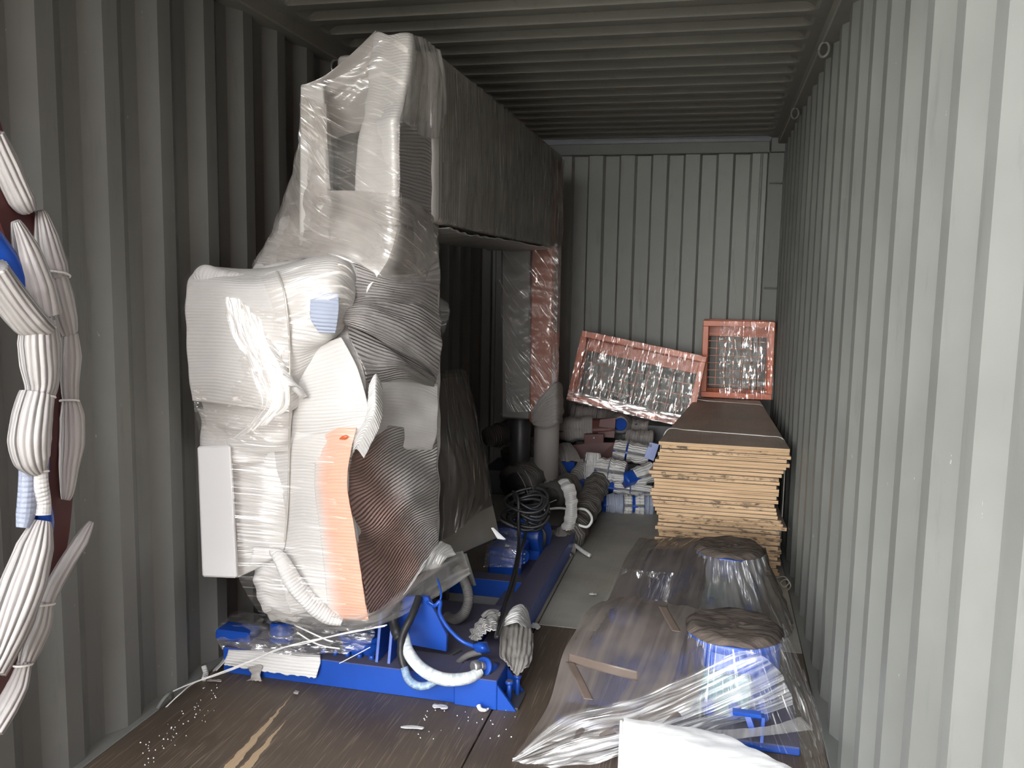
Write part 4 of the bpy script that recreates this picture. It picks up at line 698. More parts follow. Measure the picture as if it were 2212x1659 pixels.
for i in range(NB):
    zt = ZT-i*TH; ol, orr = offs.get(i, (rg.uniform(-.01, .02), rg.uniform(-.025, .0))); fy = rg.uniform(-.012, .012)+(0 if i else -.005); t_ = TH*.93 if i not in (2, 6, 9, 15) else TH*.86
    xl, xr = 1.632+ol, 2.296+orr; dz = rg.uniform(-.0015, .0015); xr = min(xr, 2.335)
    o = hexa('plywood_sheet', [(xl, 4.68+fy, zt-t_), (xr, 4.68+fy, zt-t_+dz), (xr-.065, 6.58, zt-t_+dz), (xl+.155, 6.58, zt-t_), (xl, 4.68+fy, zt), (xr, 4.68+fy, zt+dz), (xr-.065, 6.58, zt+dz), (xl+.155, 6.58, zt)], None, None, .0012,
         mats=[M['ply_face'], M['ply_edge'] if i % 7 not in (1, 2) and i < 19 else M['ply_edge_dark']], mfun=lambda f: 0 if abs(f.normal.z) > .7 else 1)
    extra = {0: 'under two wires', 2: 'sticking out to the right', 8: 'sticking out to the left'}.get(i, 'beside the right wall')
    pos = 'topmost' if i == 0 else ('lowest' if i == NB-1 else ORD[i]+' from the top')
    tag(o, ('plywood sheet, %s in the stack, %s' % (pos, extra)).strip(', '), 'plywood sheet', 'plywood sheets stacked by the right wall')
for px0, py0, px1, py1, nm in ((1443, 920, 1697, 945, 'nearer'), (1483, 864, 1640, 874, 'farther')):
    yy = 5.02 if nm == 'nearer' else 6.35; k = (yy-4.68)/1.9; xl, xr = 1.632+.155*k, 2.296-.065*k
    pth = [(xl-.05, yy, .30), (xl-.045, yy, .55), (xl-.006, yy, ZT+.004), (xl+.10, yy+.03, ZT+.006), (xl+.25, yy+.015, ZT+.005), ((xl+xr)/2+.1, yy-.01, ZT+.006), (xr-.08, yy-.03, ZT+.006), (xr+.002, yy-.06, ZT+.004), (xr+.022, yy-.08, ZT-.06), (xr+.024, yy-.1, .35), (xr+.018, yy-.12, .10), (xr-.0, yy-.14, .012)]
    tag(tube('tie_wire', pth, .0032, M['wire'], None, 90, 6), 'pale tie wire round the plywood stack, the %s of the two' % nm, 'wire')
tw = thing('tie_wire', 'loose curl of wire on the floor between the plywood stack and the right wall', 'wire', at(1690, 1250, 4.5))
tube('wire_loop', P3([(1678, 1248, 4.55), (1695, 1246, 4.5), (1704, 1258, 4.45), (1694, 1268, 4.42), (1686, 1258, 4.45), (1700, 1252, 4.4), (1708, 1266, 4.4), (1700, 1276, 4.35)]), .003, M['wire'], tw, 60, 6)

# ------------------------------------------------------------------ two orange mesh crates in film
def mesh_crate(name, label, W, H, D, bar, nx, nz, loc, Rm, filmside, dark=False):
    t = thing(name, label, 'crate', loc)
    L = np.array(loc)
    def bb(nm, x0, x1, y0, y1, z0, z1, mat=M['orange'], b=.003):
        c = [(x0, y0, z0), (x1, y0, z0), (x1, y1, z0), (x0, y1, z0), (x0, y0, z1), (x1, y0, z1), (x1, y1, z1), (x0, y1, z1)]
        return hexa(nm, [tuple(L+Rm @ np.array(p)) for p in c], mat, t, b)
    for y in (0, D-bar):
        bb('rail', 0, W, y, y+bar*.8, 0, bar); bb('rail', 0, W, y, y+bar*.8, H-bar, H)
        bb('upright', 0, bar, y, y+bar*.8, bar, H-bar); bb('upright', W-bar, W, y, y+bar*.8, bar, H-bar)
    for x in (0, W-bar):
        bb('side_bar', x, x+bar, bar*.8, D-bar, 0, bar); bb('side_bar', x, x+bar, bar*.8, D-bar, H-bar, H)
    for k in range(1, nx):
        x = bar+(W-2*bar)*k/nx; bb('mesh_wire', x-.0018, x+.0018, bar*.35, bar*.35+.0036, bar, H-bar, b=0)
    for k in range(1, nz):
        z = bar+(H-2*bar)*k/nz; bb('mesh_wire', bar, W-bar, bar*.35+.004, bar*.35+.0076, z-.0018, z+.0018, b=0)
    bb('back_panel', bar*.3, W-bar*.3, D-bar*.7, D-bar*.5, H-bar-.09, H-bar, M['orange'])
    g = []
    for q in np.linspace(0, 1, 6):
        r = []
        for p in np.linspace(0, 1, 6):
            x = filmside[0]+(filmside[1]-filmside[0])*p+(.05*(q-.5) if filmside[0] > .1 else 0)
            r.append(L+Rm @ np.array([x*W, -.006+.004*math.sin(p*9+q*7), H*(.998-.996*q)]))
        g.append(r)
    drape('film', g, M['crate_film'], t, 60, 60, 0, swap=False, wr=.004, wf=11, seed=int(W*100), ws=.6)
    return t
M['crate_film'] = m_film('glinting_crate_film', milk=.10, gloss=.07, streak=1.0, along=48, across=9, bump=.9, rough=.25, lo=.55, hi=.60, patch=(.36, .52), pscale=6)
M['bottom_film'] = m_film('bunched_bright_film', milk=.5, gloss=.25, streak=.6, along=6, across=40, lo=.45, hi=.55, patch=(.1, .3))
I3 = np.eye(3)
def rotm(ax, a):
    return np.array(Matrix.Rotation(a, 3, ax))
mesh_crate('mesh_crate', 'upright orange wire mesh crate half covered in film, on top of the plywood stack', .515, .575, .30, .042, 7, 9, (1.812, 6.60, ZT+.004), rotm('Z', -.01) @ rotm('Y', -.004), (.25, 1.0))
Rl = rotm('X', -.13) @ rotm('Y', .176)
lc = mesh_crate('mesh_crate', 'tilted orange wire mesh crate in glinting film, leaning left of the plywood stack', .93, .53, .22, .045, 10, 5, (.842, 6.32, .668), Rl, (0, 1))
L = np.array((.842, 6.32, .668))
drape('gathered_film', [[L+Rl @ np.array([x*.93, -.012, .075]) for x in np.linspace(0, 1, 6)], [L+Rl @ np.array([x*.93, -.02, .03+.012*math.sin(x*11)]) for x in np.linspace(0, 1, 6)], [L+Rl @ np.array([x*.93, -.008, -.004]) for x in np.linspace(0, 1, 6)]], M['bottom_film'], lc, 60, 16, 0, wr=.004, wf=18, seed=3)

# ------------------------------------------------------------------ two film-wrapped pumps on the right
def pump_package(name, label, O, s, variant):
    """drum with a dusty lid on the right, sloping housing on the left, film tented over both; O = floor point under the drum"""
    t = thing(name, label, 'wrapped pump', O); O = np.array(O, float)
    q = lambda x, y, z: O+s*np.array([x, y, z])
    cyl('drum', q(0, 0, .02), q(0, 0, .296), .166*s, M['blue_clean'], t, 44)
    cyl('drum_rim', q(0, 0, .262), q(0, 0, .297), .172*s, M['blue_clean'], t, 44)
    n = 30; V = [q(0, 0, .318)]; F = []; uv = [(0, 0)]
    for i, r in enumerate(np.linspace(.03, .176, 7)):
        for k in range(n):
            a = 2*math.pi*k/n; z = .317+.003*math.sin(3*a+i)+.003*math.sin(7*a-i*2)-.022*(1 if i == 6 else 0); V.append(q(r*math.cos(a), r*math.sin(a), z)); uv.append((r*math.cos(a), r*math.sin(a)))
    for k in range(n): F.append((0, 1+k, 1+(k+1) % n))
    for i in range(6):
        for k in range(n): F.append((1+i*n+k, 1+(i+1)*n+k, 1+(i+1)*n+(k+1) % n, 1+i*n+(k+1) % n))
    emit('dusty_lid', V, F, M['dustlid'], t, uv, solid=.003)
    if variant == 0:
        hexa('housing', [q(-.62, -.20, .0), q(-.16, -.22, 0), q(-.16, .16, 0), q(-.56, .16, 0), q(-.50, -.06, .26), q(-.15, -.10, .23), q(-.15, .12, .26), q(-.46, .12, .28)], M['blue'], t, .03, smooth=True, segs=3)
        cyl('cap', q(-.40, .03, .26), q(-.40, .03, .308), .06*s, M['blue_clean'], t, 28); cyl('cap_plug', q(-.33, -.0, .26), q(-.33, -.0, .30), .022*s, M['blue_clean'], t, 6)
        box('base_plate', O[0]-.60*s, O[0]+.22*s, O[1]-.30*s, O[1]+.2*s, 0, .03*s, M['blue'], t, .004)
    else:
        hexa('housing', [q(-.50, -.20, .0), q(-.16, -.22, 0), q(-.16, .16, 0), q(-.46, .16, 0), q(-.42, -.06, .20), q(-.15, -.10, .235), q(-.15, .10, .26), q(-.40, .10, .24)], M['blue'], t, .03, smooth=True, segs=3)
        box('base_plate', O[0]-.48*s, O[0]+.20*s, O[1]-.28*s, O[1]+.2*s, 0, .03*s, M['darksteel'], t, .004)
    hexa('valve_body', [q(-.12, -.19, .05), q(.06, -.20, .05), q(.06, -.12, .05), q(-.12, -.12, .05), q(-.12, -.20, .20), q(.06, -.20, .20), q(.06, -.12, .20), q(-.12, -.12, .20)], M['teal'], t, .008)
    for k in range(3): cyl('pipe_stub', q(-.08+.09*k, -.24, .09), q(-.08+.09*k, -.12, .09), .022*s, M['blue_clean'], t, 16)
    # film tent
    def tent(nm, mat, rows, wr=.006, seed=1, nu=60, nv=40, swap=True, wf=9): return drape(nm, [[q(*p) for p in r] for r in rows], mat, t, nu, nv, 0, wr=wr, wf=wf, seed=seed, ws=.15, swap=swap)
    if variant == 0:
        tent('dusty_film', M['film_dusty'], [[(-.50, .14, .30), (-.40, .14, .325), (-.26, .16, .31), (-.12, .14, .305), (.0, .172, .30)], [(-.55, .0, .285), (-.42, -.02, .325), (-.28, -.02, .30), (-.17, -.05, .29), (-.10, -.12, .29)],
             [(-.60, -.16, .20), (-.46, -.18, .23), (-.32, -.2, .22), (-.20, -.2, .2), (-.10, -.20, .21)], [(-.62, -.36, .09), (-.50, -.36, .10), (-.38, -.34, .11), (-.24, -.3, .13), (-.12, -.27, .15)], [(-.69, -.56, .005), (-.57, -.50, .04), (-.42, -.45, .06), (-.28, -.40, .09), (-.16, -.34, .11)]], seed=4)
        tent('bright_film', M['film_painted_gloss'], [[(-.685, -.565, .008), (-.55, -.41, .10), (-.36, -.34, .14), (-.16, -.25, .21), (.0, -.19, .285), (.06, -.178, .29)], [(-.69, -.575, .002), (-.50, -.46, .06), (-.30, -.38, .10), (-.10, -.28, .17), (.06, -.21, .24), (.12, -.17, .26)],
             [(-.64, -.58, .0), (-.48, -.50, .03), (-.28, -.42, .07), (-.08, -.32, .12), (.09, -.24, .18), (.17, -.17, .2)], [(-.56, -.58, .0), (-.42, -.53, .012), (-.28, -.47, .05), (-.06, -.37, .09), (.10, -.28, .12), (.2, -.2, .13)]], wr=.008, seed=6, nu=80, nv=44, wf=12, swap=False)
        tent('drum_film', M['film'], [[(-.16, -.06, .30), (-.10, -.145, .295), (.0, -.178, .292), (.10, -.145, .295), (.165, -.06, .298), (.17, .08, .30)], [(-.18, -.09, .2), (-.11, -.20, .19), (.02, -.225, .19), (.14, -.18, .19), (.20, -.08, .2), (.2, .1, .2)],
             [(-.22, -.14, .1), (-.12, -.27, .11), (.04, -.28, .11), (.18, -.22, .10), (.25, -.10, .10), (.25, .12, .1)], [(-.26, -.22, .02), (-.12, -.36, .06), (.06, -.36, .05), (.24, -.33, .02), (.30, -.22, .005), (.29, .1, .0)]], wr=.007, seed=8, nu=70, nv=50, wf=12)
        tent('right_film', M['crinkle'], [[(.10, -.15, .295), (.165, -.05, .298), (.175, .10, .30)], [(.15, -.22, .19), (.22, -.1, .2), (.22, .12, .2)], [(.20, -.33, .09), (.27, -.18, .10), (.26, .14, .1)], [(.24, -.50, .0), (.31, -.36, .0), (.30, .16, .0)]], wr=.008, seed=9, nu=50, nv=50)
        tent('low_film', M['film_milky'], [[(-.38, -.44, .08), (-.1, -.40, .10), (.10, -.35, .115), (.22, -.26, .12)], [(-.34, -.50, .075), (-.1, -.45, .085), (.10, -.38, .10), (.26, -.30, .10)]], wr=.004, seed=10, nu=40, nv=12)
    else:
        tent('dusty_film', M['film_dusty2'], [[(-.46, .14, .27), (-.34, .14, .28), (-.2, .16, .29), (-.1, .14, .30), (.0, .172, .30)], [(-.49, .0, .24), (-.38, -.02, .275), (-.27, -.02, .285), (-.17, -.05, .29), (-.10, -.12, .29)],
             [(-.53, -.14, .17), (-.42, -.17, .20), (-.30, -.2, .22), (-.20, -.2, .22), (-.10, -.20, .21)], [(-.58, -.32, .04), (-.46, -.32, .05), (-.34, -.3, .08), (-.24, -.3, .10), (-.12, -.27, .12)], [(-.60, -.42, .0), (-.48, -.42, .0), (-.36, -.40, .0), (-.26, -.38, .0), (-.14, -.36, .0)]], seed=14)
        tent('drum_film', M['film_dark2'], [[(-.16, -.06, .30), (-.10, -.145, .295), (.0, -.178, .292), (.10, -.145, .295), (.165, -.06, .298), (.17, .08, .30)], [(-.2, -.09, .2), (-.11, -.21, .19), (.02, -.235, .19), (.14, -.19, .19), (.20, -.08, .2), (.2, .1, .2)],
             [(-.24, -.16, .1), (-.12, -.29, .11), (.04, -.30, .11), (.18, -.24, .10), (.25, -.10, .10), (.25, .12, .1)], [(-.40, -.36, .0), (-.12, -.42, .0), (.06, -.42, .0), (.24, -.36, .0), (.30, -.22, .005), (.29, .1, .0)]], wr=.008, seed=18, nu=70, nv=50, wf=12)
        tent('crinkled_film', M['crinkle'], [[(-.53, -.12, .19), (-.42, -.185, .205), (-.26, -.22, .22)], [(-.56, -.2, .10), (-.42, -.26, .09), (-.28, -.30, .09)], [(-.64, -.34, .0), (-.46, -.40, .0), (-.3, -.42, .0)]], wr=.009, seed=19, nu=44, nv=36)
    return t
M['teal'] = m_simple('pale_teal_casting', (.16, .27, .30), .35)
t = NT('brown_dust_lid'); u1 = t.noise(t.coord('UV', (3, 14, 1)), 2.5, 5, .6, .8); c_ = t.mix(t.ramp(u1, [(.38, 0), (.5, .6), (.62, 1)]), (.04, .03, .025), (.125, .098, .082))
M['dustlid'] = t.done(t.pbr(c_, .8, 0, t.bump(u1, .7, .02)))
M['film_dark2'] = m_film('dark_creased_film', milk=.62, gloss=.06, streak=.8, milkcol=(.30, .285, .27), tint=(.74, .72, .70), along=6, across=60)
D1 = at(1587, 1325, 3.14); D2 = at(1578, 1147, 4.16)
p1 = pump_package('wrapped_pump', 'blue pump under bright taut stretch film, nearest package on the right', (D1[0], 3.14, 0), 1.0, 0)
p2 = pump_package('wrapped_pump', 'dusty film-wrapped pump in front of the plywood stack', (D2[0], 4.16, 0), .96, 1)
for pts in ([(1228, 1422, 2.80), (1280, 1437, 2.74), (1330, 1450, 2.70), (1378, 1462, 2.70)], [(1232, 1432, 2.78), (1252, 1470, 2.68), (1272, 1512, 2.60)], [(1432, 1312, 3.14), (1447, 1340, 3.05), (1462, 1365, 2.97)]):
    c = np.array(P3(pts)); d = np.array([0, -.004, .004]); wv = np.array([.0, .0, .016]) if pts[0][0] == 1228 else np.array([.016, 0, .0])
    drape('packing_tape', [c+d-wv, c+d, c+d+wv], M['tape'], p1, 24, 5, .001)
# tilted sheet-steel cover in front of it, reflected light painted in as white
cv = thing('cover_panel', 'glare-white film-covered steel cover with a blue edge, at the front of the nearest wrapped pump', 'panel', at(1480, 1640, 2.48))
pA, pB, pC, pD = at(1345, 1556, 2.58), at(1560, 1590, 2.66), at(1760, 1690, 2.46), at(1338, 1720, 2.36)
prism('panel', [pA, pB, pC, pD], (.0, .02, -.012), M['pale_steel'], cv, .004)
u_ = (pB-pA); v_ = (pD-pA)
prism('blue_edge', [pA+np.array([-.008, -.004, .002]), pA+np.array([0, -.004, .002]), pD+np.array([0, -.004, .002]), pD+np.array([-.008, -.004, .002])], (0, .02, -.012), M['pale_steel'], cv, .001)
prism('seam_strip', [pA+.36*u_+np.array([0, -.002, .004]), pA+.375*u_+np.array([0, -.002, .004]), pA+.375*(pC-pD)+v_*1.0+np.array([0, -.002, .004]), pA+.36*(pC-pD)+v_*1.0+np.array([0, -.002, .004])], (0, .004, -.002), M['pale_steel'], cv, .0005)
nn = np.cross(u_, v_); nn /= np.linalg.norm(nn); nn = nn if nn[1] < 0 else -nn
drape('film', [[pA+nn*.012, (pA+pB)/2+nn*.016, pB+nn*.014], [(pA+pD)/2+nn*.012, (pA+pB+pC+pD)/4+nn*.018, (pB+pC)/2+nn*.014], [pD+nn*.012, (pC+pD)/2+nn*.014, pC+nn*.012]], M['glare_white'], cv, 50, 30, 0, wr=.004, wf=14, seed=3, ws=.1)
hexa('support_block', [(pD[0]+.06, 2.46, 0), (pC[0]-.05, 2.56, 0), (pC[0]-.05, 2.66, 0), (pD[0]+.06, 2.62, 0), (pA[0]+.06, 2.56, max(.03, pA[2]-.05)), (pB[0]-.02, 2.62, max(.03, pB[2]-.06)), (pB[0]-.02, 2.70, max(.03, pB[2]-.06)), (pA[0]+.06, 2.66, max(.03, pA[2]-.05))], M['blue_clean'], cv, .004)
# blue bracket frame seen at the right end through the gap
bf = thing('support_bracket', 'blue angle-iron bracket under the film, right end of the nearest wrapped pump', 'bracket', at(1630, 1590, 2.75))
for a_, b_, w_ in (((1583, 1545), (1645, 1553), .012), ((1645, 1550), (1641, 1605), .012), ((1608, 1548), (1622, 1590), .02)):
    A, B = at(*a_, 2.80), at(*b_, 2.78); d = (B-A); s_ = np.cross(d, [0, 1, 0]); s_ = s_/np.linalg.norm(s_)*w_
    prism('angle_bar', [A, B, B+s_, A+s_], (0, .03, 0), M['blue_clean'], bf, .001)
# ------------------------------------------------------------------ pile of foam-wrapped steel parts at the back
PG = 'foam-wrapped steel parts piled at the back'
def wrapped_bar(name, label, cat, A, B, r, steel, foam, spans, flat=.7, seed=1, square=True, group=PG):
    """a steel bar from A to B with foam sleeves over the given spans (fractions), bunched between ties"""
    A = np.array(A, float); B = np.array(B, float); t = thing(name, label, cat, (A+B)/2-np.array([0, 0, r*flat]), group)
    sq = (lambda th, L: 1/np.maximum(np.abs(np.cos(th-.785)), np.abs(np.sin(th-.785)))*.86) if square else None
    tube('bar', [A, (A+B)/2, B], r*.80, M[steel], t, 10, 16, prof=sq, flat=flat)
    for k, (a, b, mt) in enumerate(spans):
        P = [A+(B-A)*f for f in np.linspace(a, b, 6)]; q_ = 1.22 if (k+seed) % 2 else .92
        rr = [r*(2.12-q_), r*.98, r*1.12, r*1.02, r*1.08, r*q_]; mt = {'foam': 'foam_white_bundle', 'foam_bundle': 'foam_white_bundle'}.get(mt, mt)
        s = tube('foam_sleeve', P, rr, M[mt], t, 30, 22, prof=(lambda th, L, q=seed+k: 1+.05*np.sin(9*th+q)+.03*np.sin(5*th+60*L+q)), flat=flat*1.05, wr=.03, seed=seed+k)
    return t
wrapped_bar('wrapped_bar', 'short blue bar in pale foam sleeves, lowest at the front of the pile', 'wrapped bar', at(1300, 1088, 5.72), at(1412, 1092, 5.78), .062, 'blue_clean', '', [(.08, .40, 'foam_blueish'), (.42, .58, 'foam'), (.64, .80, 'foam_bundle'), (.82, 1.0, 'foam_blueish')], 1.0, 3)
wrapped_bar('wrapped_bar', 'foam-sleeved bar with dull blue end, resting on the lowest one', 'wrapped bar', at(1306, 1050, 5.84), at(1412, 1064, 5.9), .052, 'blue_clean', '', [(.18, .5, 'foam_bundle'), (.52, 1.0, 'foam_bundle')], .8, 5)
wrapped_bar('wrapped_bar', 'stubby part with bare bright blue square end among white foam', 'wrapped part', at(1348, 1038, 5.80), at(1405, 1020, 5.95), .06, 'blue_clean', '', [(.35, 1.0, 'foam_bundle')], 1.0, 7)
wrapped_bar('wrapped_bar', 'bunched white foam bundle like a fan, above the two lowest bars', 'wrapped part', at(1288, 1012, 5.88), at(1352, 1022, 5.86), .072, 'blue_clean', '', [(.0, .46, 'foam'), (.5, 1.0, 'foam')], 1.0, 9)
wrapped_bar('wrapped_bar', 'foam-wrapped part tied like a bow, by the blue plate next to the plywood stack', 'wrapped part', at(1326, 970, 6.1), at(1404, 985, 6.1), .072, 'blue_clean', '', [(.0, .34, 'foam'), (.40, .98, 'foam_bundle')], .9, 11)
bp = prism('blue_plate', [at(1404, 955, 6.02), at(1424, 960, 6.02), at(1412, 996, 6.0), at(1391, 988, 6.0)], (0, .016, 0), M['blue_clean'], None, .001); tag(bp, 'bent blue plate with two holes, against the left edge of the plywood stack', 'plate', PG)
for q in ((1405, 963), (1398, 984)): cyl('hole', at(*q, 6.012), at(q[0], q[1], 6.03), .010, M['darksteel'], bp, 14)
wrapped_bar('wrapped_bar', 'upright roll of white foam standing left of the fan-shaped bundle', 'wrapped part', at(1276, 1036, 5.86), at(1281, 978, 5.9), .052, 'blue_clean', '', [(0, .5, 'foam'), (.5, 1.0, 'foam')], 1.0, 13, False)
mp = thing('bracket', 'dark red T-shaped steel bracket with a bolt hole, in the middle of the pile', 'bracket', at(1285, 985, 6.2), PG)
prism('plate', [at(1236, 962, 6.24), at(1262, 958, 6.24), at(1262, 938, 6.24), at(1304, 938, 6.24), at(1304, 956, 6.24), at(1326, 956, 6.24), at(1325, 992, 6.2), at(1270, 1012, 6.2), at(1236, 985, 6.2)], (0, .03, 0), M['maroon_light'], mp, .002)
for q in ((1283, 946), (1268, 947), (1297, 947)): cyl('hole', at(*q, 6.232), at(*q, 6.25), .010 if q[0] == 1283 else .004, M['darksteel'], mp, 12)
prism('flange', [at(1240, 1000, 6.2), at(1300, 1012, 6.2), at(1296, 1040, 6.16), at(1258, 1030, 6.16)], (0, .03, 0), M['maroon_light'], mp, .002)
wrapped_bar('wrapped_beam', 'thick foam-wrapped beam with dark red end, across the top of the pile', 'wrapped beam', at(1204, 928, 6.38), at(1328, 925, 6.42), .085, 'maroon_light', '', [(.0, .62, 'foam_grey')], .95, 15)
rp = prism('red_end_plate', [at(1296, 906, 6.36), at(1330, 902, 6.36), at(1327, 946, 6.34), at(1290, 944, 6.34)], (0, .02, 0), M['maroon_light'], None, .001); tag(rp, 'dark red plate wrapped in film, at the right end of the thick beam', 'plate', PG)
bx = thing('blue_box', 'dark blue steel box under a pointed foam sheet, left of the red bracket', 'steel box', at(1215, 1035, 5.95), PG)
a = at(1196, 1042, 5.95); b = at(1241, 1042, 5.95); z0 = at(1215, 1040, 5.95)[2]; z1 = at(1215, 996, 5.95)[2]
box('body', a[0], b[0], 5.95, 6.15, z0, z1, M['blue'], bx, .004); box('lid_lip', a[0]-.004, b[0]+.004, 5.94, 5.95, z0+(z1-z0)*.45, z0+(z1-z0)*.52, M['blue_clean'], bx, .001)
fs = drape('foam_sheet', [P3([(1186, 975, 6.1), (1212, 958, 6.15), (1232, 957, 6.15)]), P3([(1194, 985, 6.0), (1220, 976, 6.02), (1244, 972, 6.04)]), P3([(1198, 996, 5.93), (1224, 996, 5.93), (1256, 996, 5.93)])], M['foam_grey'], None, 30, 26, .005, swap=True, wr=.006, wf=12, seed=5); tag(fs, 'pointed grey foam sheet lying on the dark blue box', 'foam sheet', PG)
wrapped_bar('wrapped_bar', 'small foam-wrapped pipe bent down beside the dark blue box', 'wrapped part', at(1238, 1036, 5.8), at(1262, 1006, 5.95), .045, 'darksteel', '', [(0, 1, 'foam_grey')], 1.0, 17, False)
b2 = box('blue_block', *[v for v in (at(1246, 1060, 5.75)[0], at(1262, 1060, 5.75)[0], 5.75, 5.85, at(1250, 1068, 5.75)[2], at(1250, 1040, 5.75)[2])], M['blue_clean'], None, .004); tag(b2, 'small blue block beside the base of the dusty wrapped pipe', 'steel block', PG)
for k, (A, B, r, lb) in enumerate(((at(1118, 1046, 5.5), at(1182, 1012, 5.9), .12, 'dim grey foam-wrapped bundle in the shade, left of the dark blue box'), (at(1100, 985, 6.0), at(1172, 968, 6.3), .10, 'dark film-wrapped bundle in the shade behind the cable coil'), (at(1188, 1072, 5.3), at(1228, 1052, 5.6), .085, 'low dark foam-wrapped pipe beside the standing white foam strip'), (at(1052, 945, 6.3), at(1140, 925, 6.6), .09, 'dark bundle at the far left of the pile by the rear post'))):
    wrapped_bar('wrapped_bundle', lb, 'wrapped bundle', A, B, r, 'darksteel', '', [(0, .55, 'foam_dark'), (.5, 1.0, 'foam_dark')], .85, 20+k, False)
cbx = thing('control_box', 'small pale control box with round dials, in the dark behind the rear post', 'control box', at(1105, 895, 6.35), )
a = at(1088, 892, 6.35); b = at(1130, 892, 6.35); z0, z1 = at(1105, 892, 6.35)[2], at(1105, 864, 6.35)[2]
box('case', a[0], b[0], 6.35, 6.5, z0, z1, M['greypanel'], cbx, .004); box('case_shelf', a[0]-.02, b[0]+.03, 6.33, 6.5, z0-.02, z0-.006, M['steel'], cbx, .002)
for k in range(3): cyl('dial', (a[0]+.03+.042*k, 6.352, (z0+z1)/2), (a[0]+.03+.042*k, 6.34, (z0+z1)/2), .014, M['pale_steel'], cbx, 16)
box('case_stand', a[0]+.02, b[0]-.02, 6.37, 6.48, .0, z0-.02, M['darksteel'], cbx, .004)
for k, (x0, x1, py, y, lb) in enumerate(((1236, 1290, 895, 6.7, 'crumpled white foam lump behind the thick beam, under the tilted crate'), (1290, 1330, 905, 6.75, 'white foam lump beside the round blue end cap'), (1345, 1400, 925, 6.7, 'pale foam-wrapped part below the bright edge of the tilted crate'), (1352, 1412, 950, 6.45, 'grey foam bundle between the tilted crate and the plywood stack'))):
    wrapped_bar('wrapped_lump', lb, 'wrapped part', at(x0, py, y), at(x1, py+6, y), .085, 'darksteel', '', [(0, .5, 'foam_grey'), (.48, 1.0, 'foam_grey')], .9, 30+k, False)
eb = thing('end_cap', 'round dark blue end cap in foam collar, right of the red end plate', 'end cap', at(1340, 935, 6.5), PG)
c = at(1337, 917, 6.5); cyl('cap', c, c+np.array([.02, -.05, .01]), .048, M['blue_clean'], eb, 24); tube('foam_collar', [c+np.array([.0, .14, -.02]), c+np.array([0, .05, 0]), c+np.array([.012, -.02, .0])], [.085, .08, .062], M['foam_grey'], eb, 16, 20, wr=.04, seed=4)
# hidden base of the pile that the visible pieces lie on
und = thing('steel_beam', 'dark steel beams lying crosswise under the pile', 'steel beam', (1.1, 6.3, 0))
for k, (x0, x1, y0, y1, z1) in enumerate(((.85, 1.52, 5.98, 6.12, .16), (.85, 1.52, 6.2, 6.4, .24), (.9, 1.52, 6.45, 6.62, .34), (.30, .80, 5.95, 6.4, .18), (.95, 1.72, 6.64, 6.84, .46))): box('beam', x0, x1, y0, y1, 0, z1, M['darksteel'], und, .006)

# dusty wrapped pipe, standing foam strip and white hose at the end of the skid rail
wp = thing('wrapped_pipe', 'long dusty pipe wrapped in grey pleated foam, on the floor beyond the skid rail', 'wrapped pipe', at(1250, 1130, 5.2))
pth = P3([(1210, 1176, 4.78), (1240, 1150, 4.95), (1258, 1112, 5.2), (1275, 1078, 5.5), (1290, 1045, 5.8)])
tube('pipe', pth, .045, M['darksteel'], wp, 20, 14)
tube('foam_wrap', pth, [.06, .075, .065, .085, .075, .08], M['foam_dark'], wp, 80, 24, prof=lambda th, L: 1+.07*np.sin(7*th+20*L)+.10*np.sin(55*L), wr=.03, seed=6)
fs = thing('foam_strip', 'white torn foam strip standing up at the end of the dusty wrapped pipe', 'foam strip', at(1215, 1160, 4.8))
drape('strip', [P3([(1205, 1040, 5.0), (1212, 1036, 5.0), (1220, 1034, 5.02)]), P3([(1214, 1056, 4.96), (1226, 1050, 4.95), (1240, 1048, 4.98)]), P3([(1222, 1085, 4.92), (1234, 1082, 4.90), (1246, 1078, 4.94)]), P3([(1220, 1115, 4.88), (1233, 1115, 4.86), (1246, 1112, 4.90)]), P3([(1212, 1142, 4.84), (1226, 1146, 4.80), (1240, 1142, 4.85)])], M['foam'], fs, 24, 50, .004, wr=.006, wf=12, seed=2, jag=.8)
fs = thing('foam_sheet', 'crumpled grey foam sheets bunched where the bare rail ends', 'foam sheet', at(1215, 1195, 4.72))
drape('sheet', [P3([(1190, 1150, 4.86), (1212, 1138, 4.88), (1236, 1150, 4.9)]), P3([(1184, 1170, 4.75), (1212, 1156, 4.74), (1242, 1172, 4.82)]), P3([(1178, 1186, 4.68), (1212, 1182, 4.66), (1244, 1198, 4.74)])], M['foam_grey'], fs, 36, 30, .005, swap=True, wr=.010, wf=12, seed=3, jag=.6)
drape('sheet', [P3([(1176, 1176, 4.70), (1200, 1168, 4.70), (1228, 1180, 4.74)]), P3([(1172, 1182, 4.64), (1200, 1180, 4.62), (1236, 1202, 4.68)])], M['foam'], fs, 30, 16, .005, swap=True, wr=.008, wf=14, seed=4, jag=.8)
wh_ = tube('white_hose', P3([(1160, 1106, 5.1), (1200, 1098, 5.1), (1235, 1100, 5.05), (1262, 1100, 5.0), (1276, 1112, 4.95), (1278, 1126, 4.92), (1268, 1138, 4.9), (1250, 1134, 4.9)]), .0075, M['twine'], None, 70, 10); tag(wh_, 'thin white hose curving over the dusty wrapped pipe', 'hose')
o = tube('foam_tube', P3([(1243, 1178, 4.80), (1258, 1190, 4.72), (1274, 1200, 4.66)]), .011, M['foam'], None, 16, 10); tag(o, 'short white foam tube lying on the floor by the end of the skid rail', 'foam tube')
